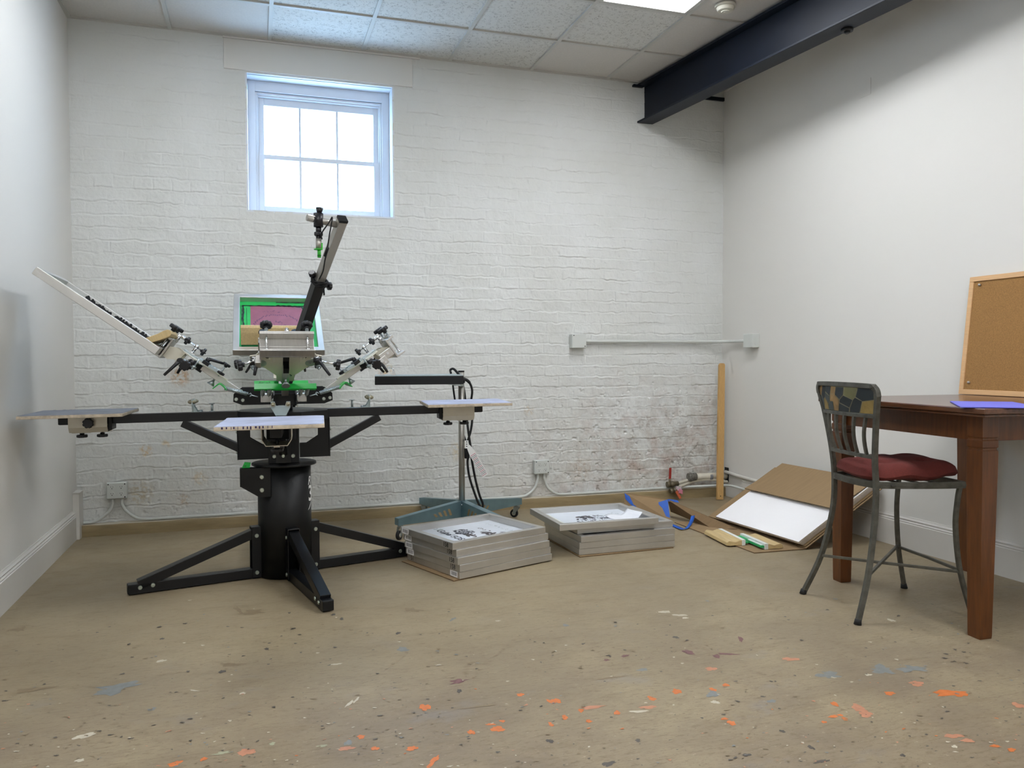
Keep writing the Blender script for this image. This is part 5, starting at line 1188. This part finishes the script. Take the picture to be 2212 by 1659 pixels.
# crossing stretchers
mb = MB(); flatbar(mb, [(-.196, .183, .188), (.0, .0, .19), (.216, -.206, .195)], .012, .012, (0, 0, 1)); sb(mb, 'stretcher', 'iron', bevel=.002)
mb = MB(); flatbar(mb, [(-.196, -.183, .188), (-.02, -.02, .203), (.216, .206, .215)], .012, .012, (0, 0, 1)); sb(mb, 'stretcher', 'iron', bevel=.002)
mb = MB(); flatbar(mb, [(.216, .206, .205), (.217, 0, .205), (.216, -.206, .20)], .012, .012, (0, 0, 1)); sb(mb, 'stretcher', 'iron', bevel=.002)
# back: top rail, lower rails, slats, mosaic
def back(z):      # forward offset and half width at height z
    zs = [p[0] for p in post]; return float(np.interp(z, zs, [p[1] for p in post])), float(np.interp(z, zs, [p[2] for p in post]))
def bow(u): return -.022*(1-u*u)
f1, h1 = back(.945)
mb = MB(); pts = curve([(f1, -h1, .94), (f1-.004, -h1+.001, .962), (f1-.008, -h1+.014, .978), (f1-.014, -h1+.04, .984), (f1-.020, 0, .986), (f1-.014, h1-.04, .984), (f1-.008, h1-.014, .978), (f1-.004, h1-.001, .962), (f1, h1, .94)], 5)
flatbar(mb, pts, .021, .019, (1, 0, 0)); sb(mb, 'top_rail', 'iron', bevel=.003)
for z_, nm in ((.857, 'lower_rail'), (.683, 'lower_rail')):
    f_, h_ = back(z_); mb = MB(); flatbar(mb, [(f_+bow(u)*(1 if z_ > .8 else .6), u*h_, z_) for u in np.linspace(-1, 1, 13)], .016, .017, (0, 0, 1)); sb(mb, nm, 'iron', bevel=.002)
for u in (-.72, -.36, 0, .36, .72):
    mb = MB(); pts = []
    for z_ in np.linspace(.685, .855, 9):
        f_, h_ = back(z_); pts.append((f_+bow(u)*(.6+.4*(z_-.685)/.17)-.012*math.sin((z_-.685)/.17*PI), u*h_, z_))
    flatbar(mb, pts, .013, .012, (0, 1, 0)); sb(mb, 'back_slat', 'iron', bevel=.001)
def MP(u, v, d):  # u 0 = far (left in photo), 1 = near; v 0 bottom .. 1 top
    z_ = .866+.110*v; f_, h_ = back(z_); h_ = min(h_, .222); uu = 1-2*u
    return (f_+bow(uu)-d, uu*(h_-.008), z_)
mb = MB(); mb.grid(lambda a, b: MP(a, b, -.004), 20, 6, 0); mb.grid(lambda a, b: MP(1-a, b, .004), 20, 6, 0)
cells = [('slate_tan', [(125, 165), (190, 180), (190, 320), (160, 320)]), ('slate_grey', [(160, 330), (190, 325), (230, 380), (240, 530), (212, 520)]), ('slate_black', [(197, 182), (258, 184), (262, 340), (232, 385), (197, 318)]),
         ('slate_black', [(268, 184), (355, 188), (350, 330), (272, 262)]), ('slate_grey', [(270, 285), (348, 340), (350, 405), (318, 448), (268, 360)]), ('slate_gold', [(236, 392), (262, 358), (318, 460), (328, 540), (246, 522)]),
         ('slate_grey', [(325, 458), (355, 415), (405, 420), (422, 560), (336, 540)]), ('slate_tan', [(362, 190), (438, 198), (440, 320), (505, 392), (500, 560), (430, 558), (412, 415), (358, 408)]), ('slate_black', [(446, 200), (555, 206), (556, 318), (512, 380), (446, 312)]),
         ('slate_olive', [(570, 206), (730, 214), (715, 340), (688, 382), (570, 318)]), ('slate_black', [(565, 328), (682, 390), (652, 500), (515, 428), (518, 388)]), ('slate_black', [(512, 440), (648, 510), (646, 572), (505, 562)]),
         ('slate_black', [(740, 216), (905, 226), (910, 380), (798, 402), (722, 345)]), ('slate_black', [(714, 356), (790, 408), (770, 580), (660, 574), (660, 505), (692, 392)]), ('slate_gold', [(800, 412), (912, 390), (918, 588), (782, 582)])]
mats_ = ['grout', 'slate_black', 'slate_grey', 'slate_gold', 'slate_tan', 'slate_olive']
for mn, poly in cells:
    q_ = []
    for (x_, y_) in poly:
        yt, yb_ = 168+(x_-130)*.064, 535+(x_-210)*.075; v_ = 1-(y_-yt)/(yb_-yt)
        xl = 125+(1-v_)*85; q_.append(MP(min(1, max(0, (x_-xl)/(922-xl))), min(.99, max(.01, v_)), .0062))
    # fan with inner ring so tiles follow the curve
    c_ = tuple(np.mean(np.array(q_), 0)); m_ = mats_.index(mn); N = len(q_)
    mb.add(q_, [tuple(range(N))], m_)
    mb.add([(a+.0105, b, z_) for a, b, z_ in q_], [tuple(range(N))[::-1]], m_)
sb(mb, 'mosaic_panel', mats_, bevel=0)
# red tufted cushion lying on the seat
def cush(u, v, top):
    a, b = u*2-1, v*2-1
    # square to superellipse
    k = (abs(a)**4+abs(b)**4+1e-9)**.25; m_ = max(abs(a), abs(b)); s_ = m_/k if k else 1
    fx, ly = a*s_, b*s_
    wid = .178+.032*(fx*.5+.5)
    r_ = m_
    dome = (1-r_**4.2)
    z_ = .043*dome**.40
    if top:
        tuft = sum(math.exp(-((fx-p)**2+(ly-q_)**2)/.034) for p, q_ in ((-.42, -.42), (-.42, .42), (.42, -.42), (.42, .42)))
        crease = math.exp(-(fx/.10)**2)*.25+math.exp(-(ly/.10)**2)*.25
        z_ = z_*1.15-.034*min(1, tuft)*dome-.008*crease*dome+.010*dome
    else: z_ = -z_*.62
    wv = .006*math.sin(7*fx+3*ly)*r_
    return (.044+fx*.214, ly*wid, .6025+.012*max(0, fx)*1.0+z_+wv)
cu = thing('seat_cushion', 'dark red tufted fabric cushion lying on the iron stool seat', 'cushion', (3.717, -2.74, .58), math.radians(-9))
mb = MB(lambda x, y, z: (x, y, z-.58)); mb.grid(lambda u, v: cush(u, v, True), 44, 44); mb.grid(lambda u, v: cush(1-u, v, False), 44, 44)
mb.build('cushion_cover', 'fabric_red', cu, local=True)
mb = MB(lambda x, y, z: (x, y, z-.58))
for p, q_ in ((-.42, -.42), (-.42, .42), (.42, -.42), (.42, .42)):
    c_ = cush((p+1)/2, (q_+1)/2, True); mb.sphere(V(*c_)+V(0, 0, .001), .008, 10, sc=(1, 1, .5))
mb.build('tuft_button', 'fabric_red', cu, local=True)
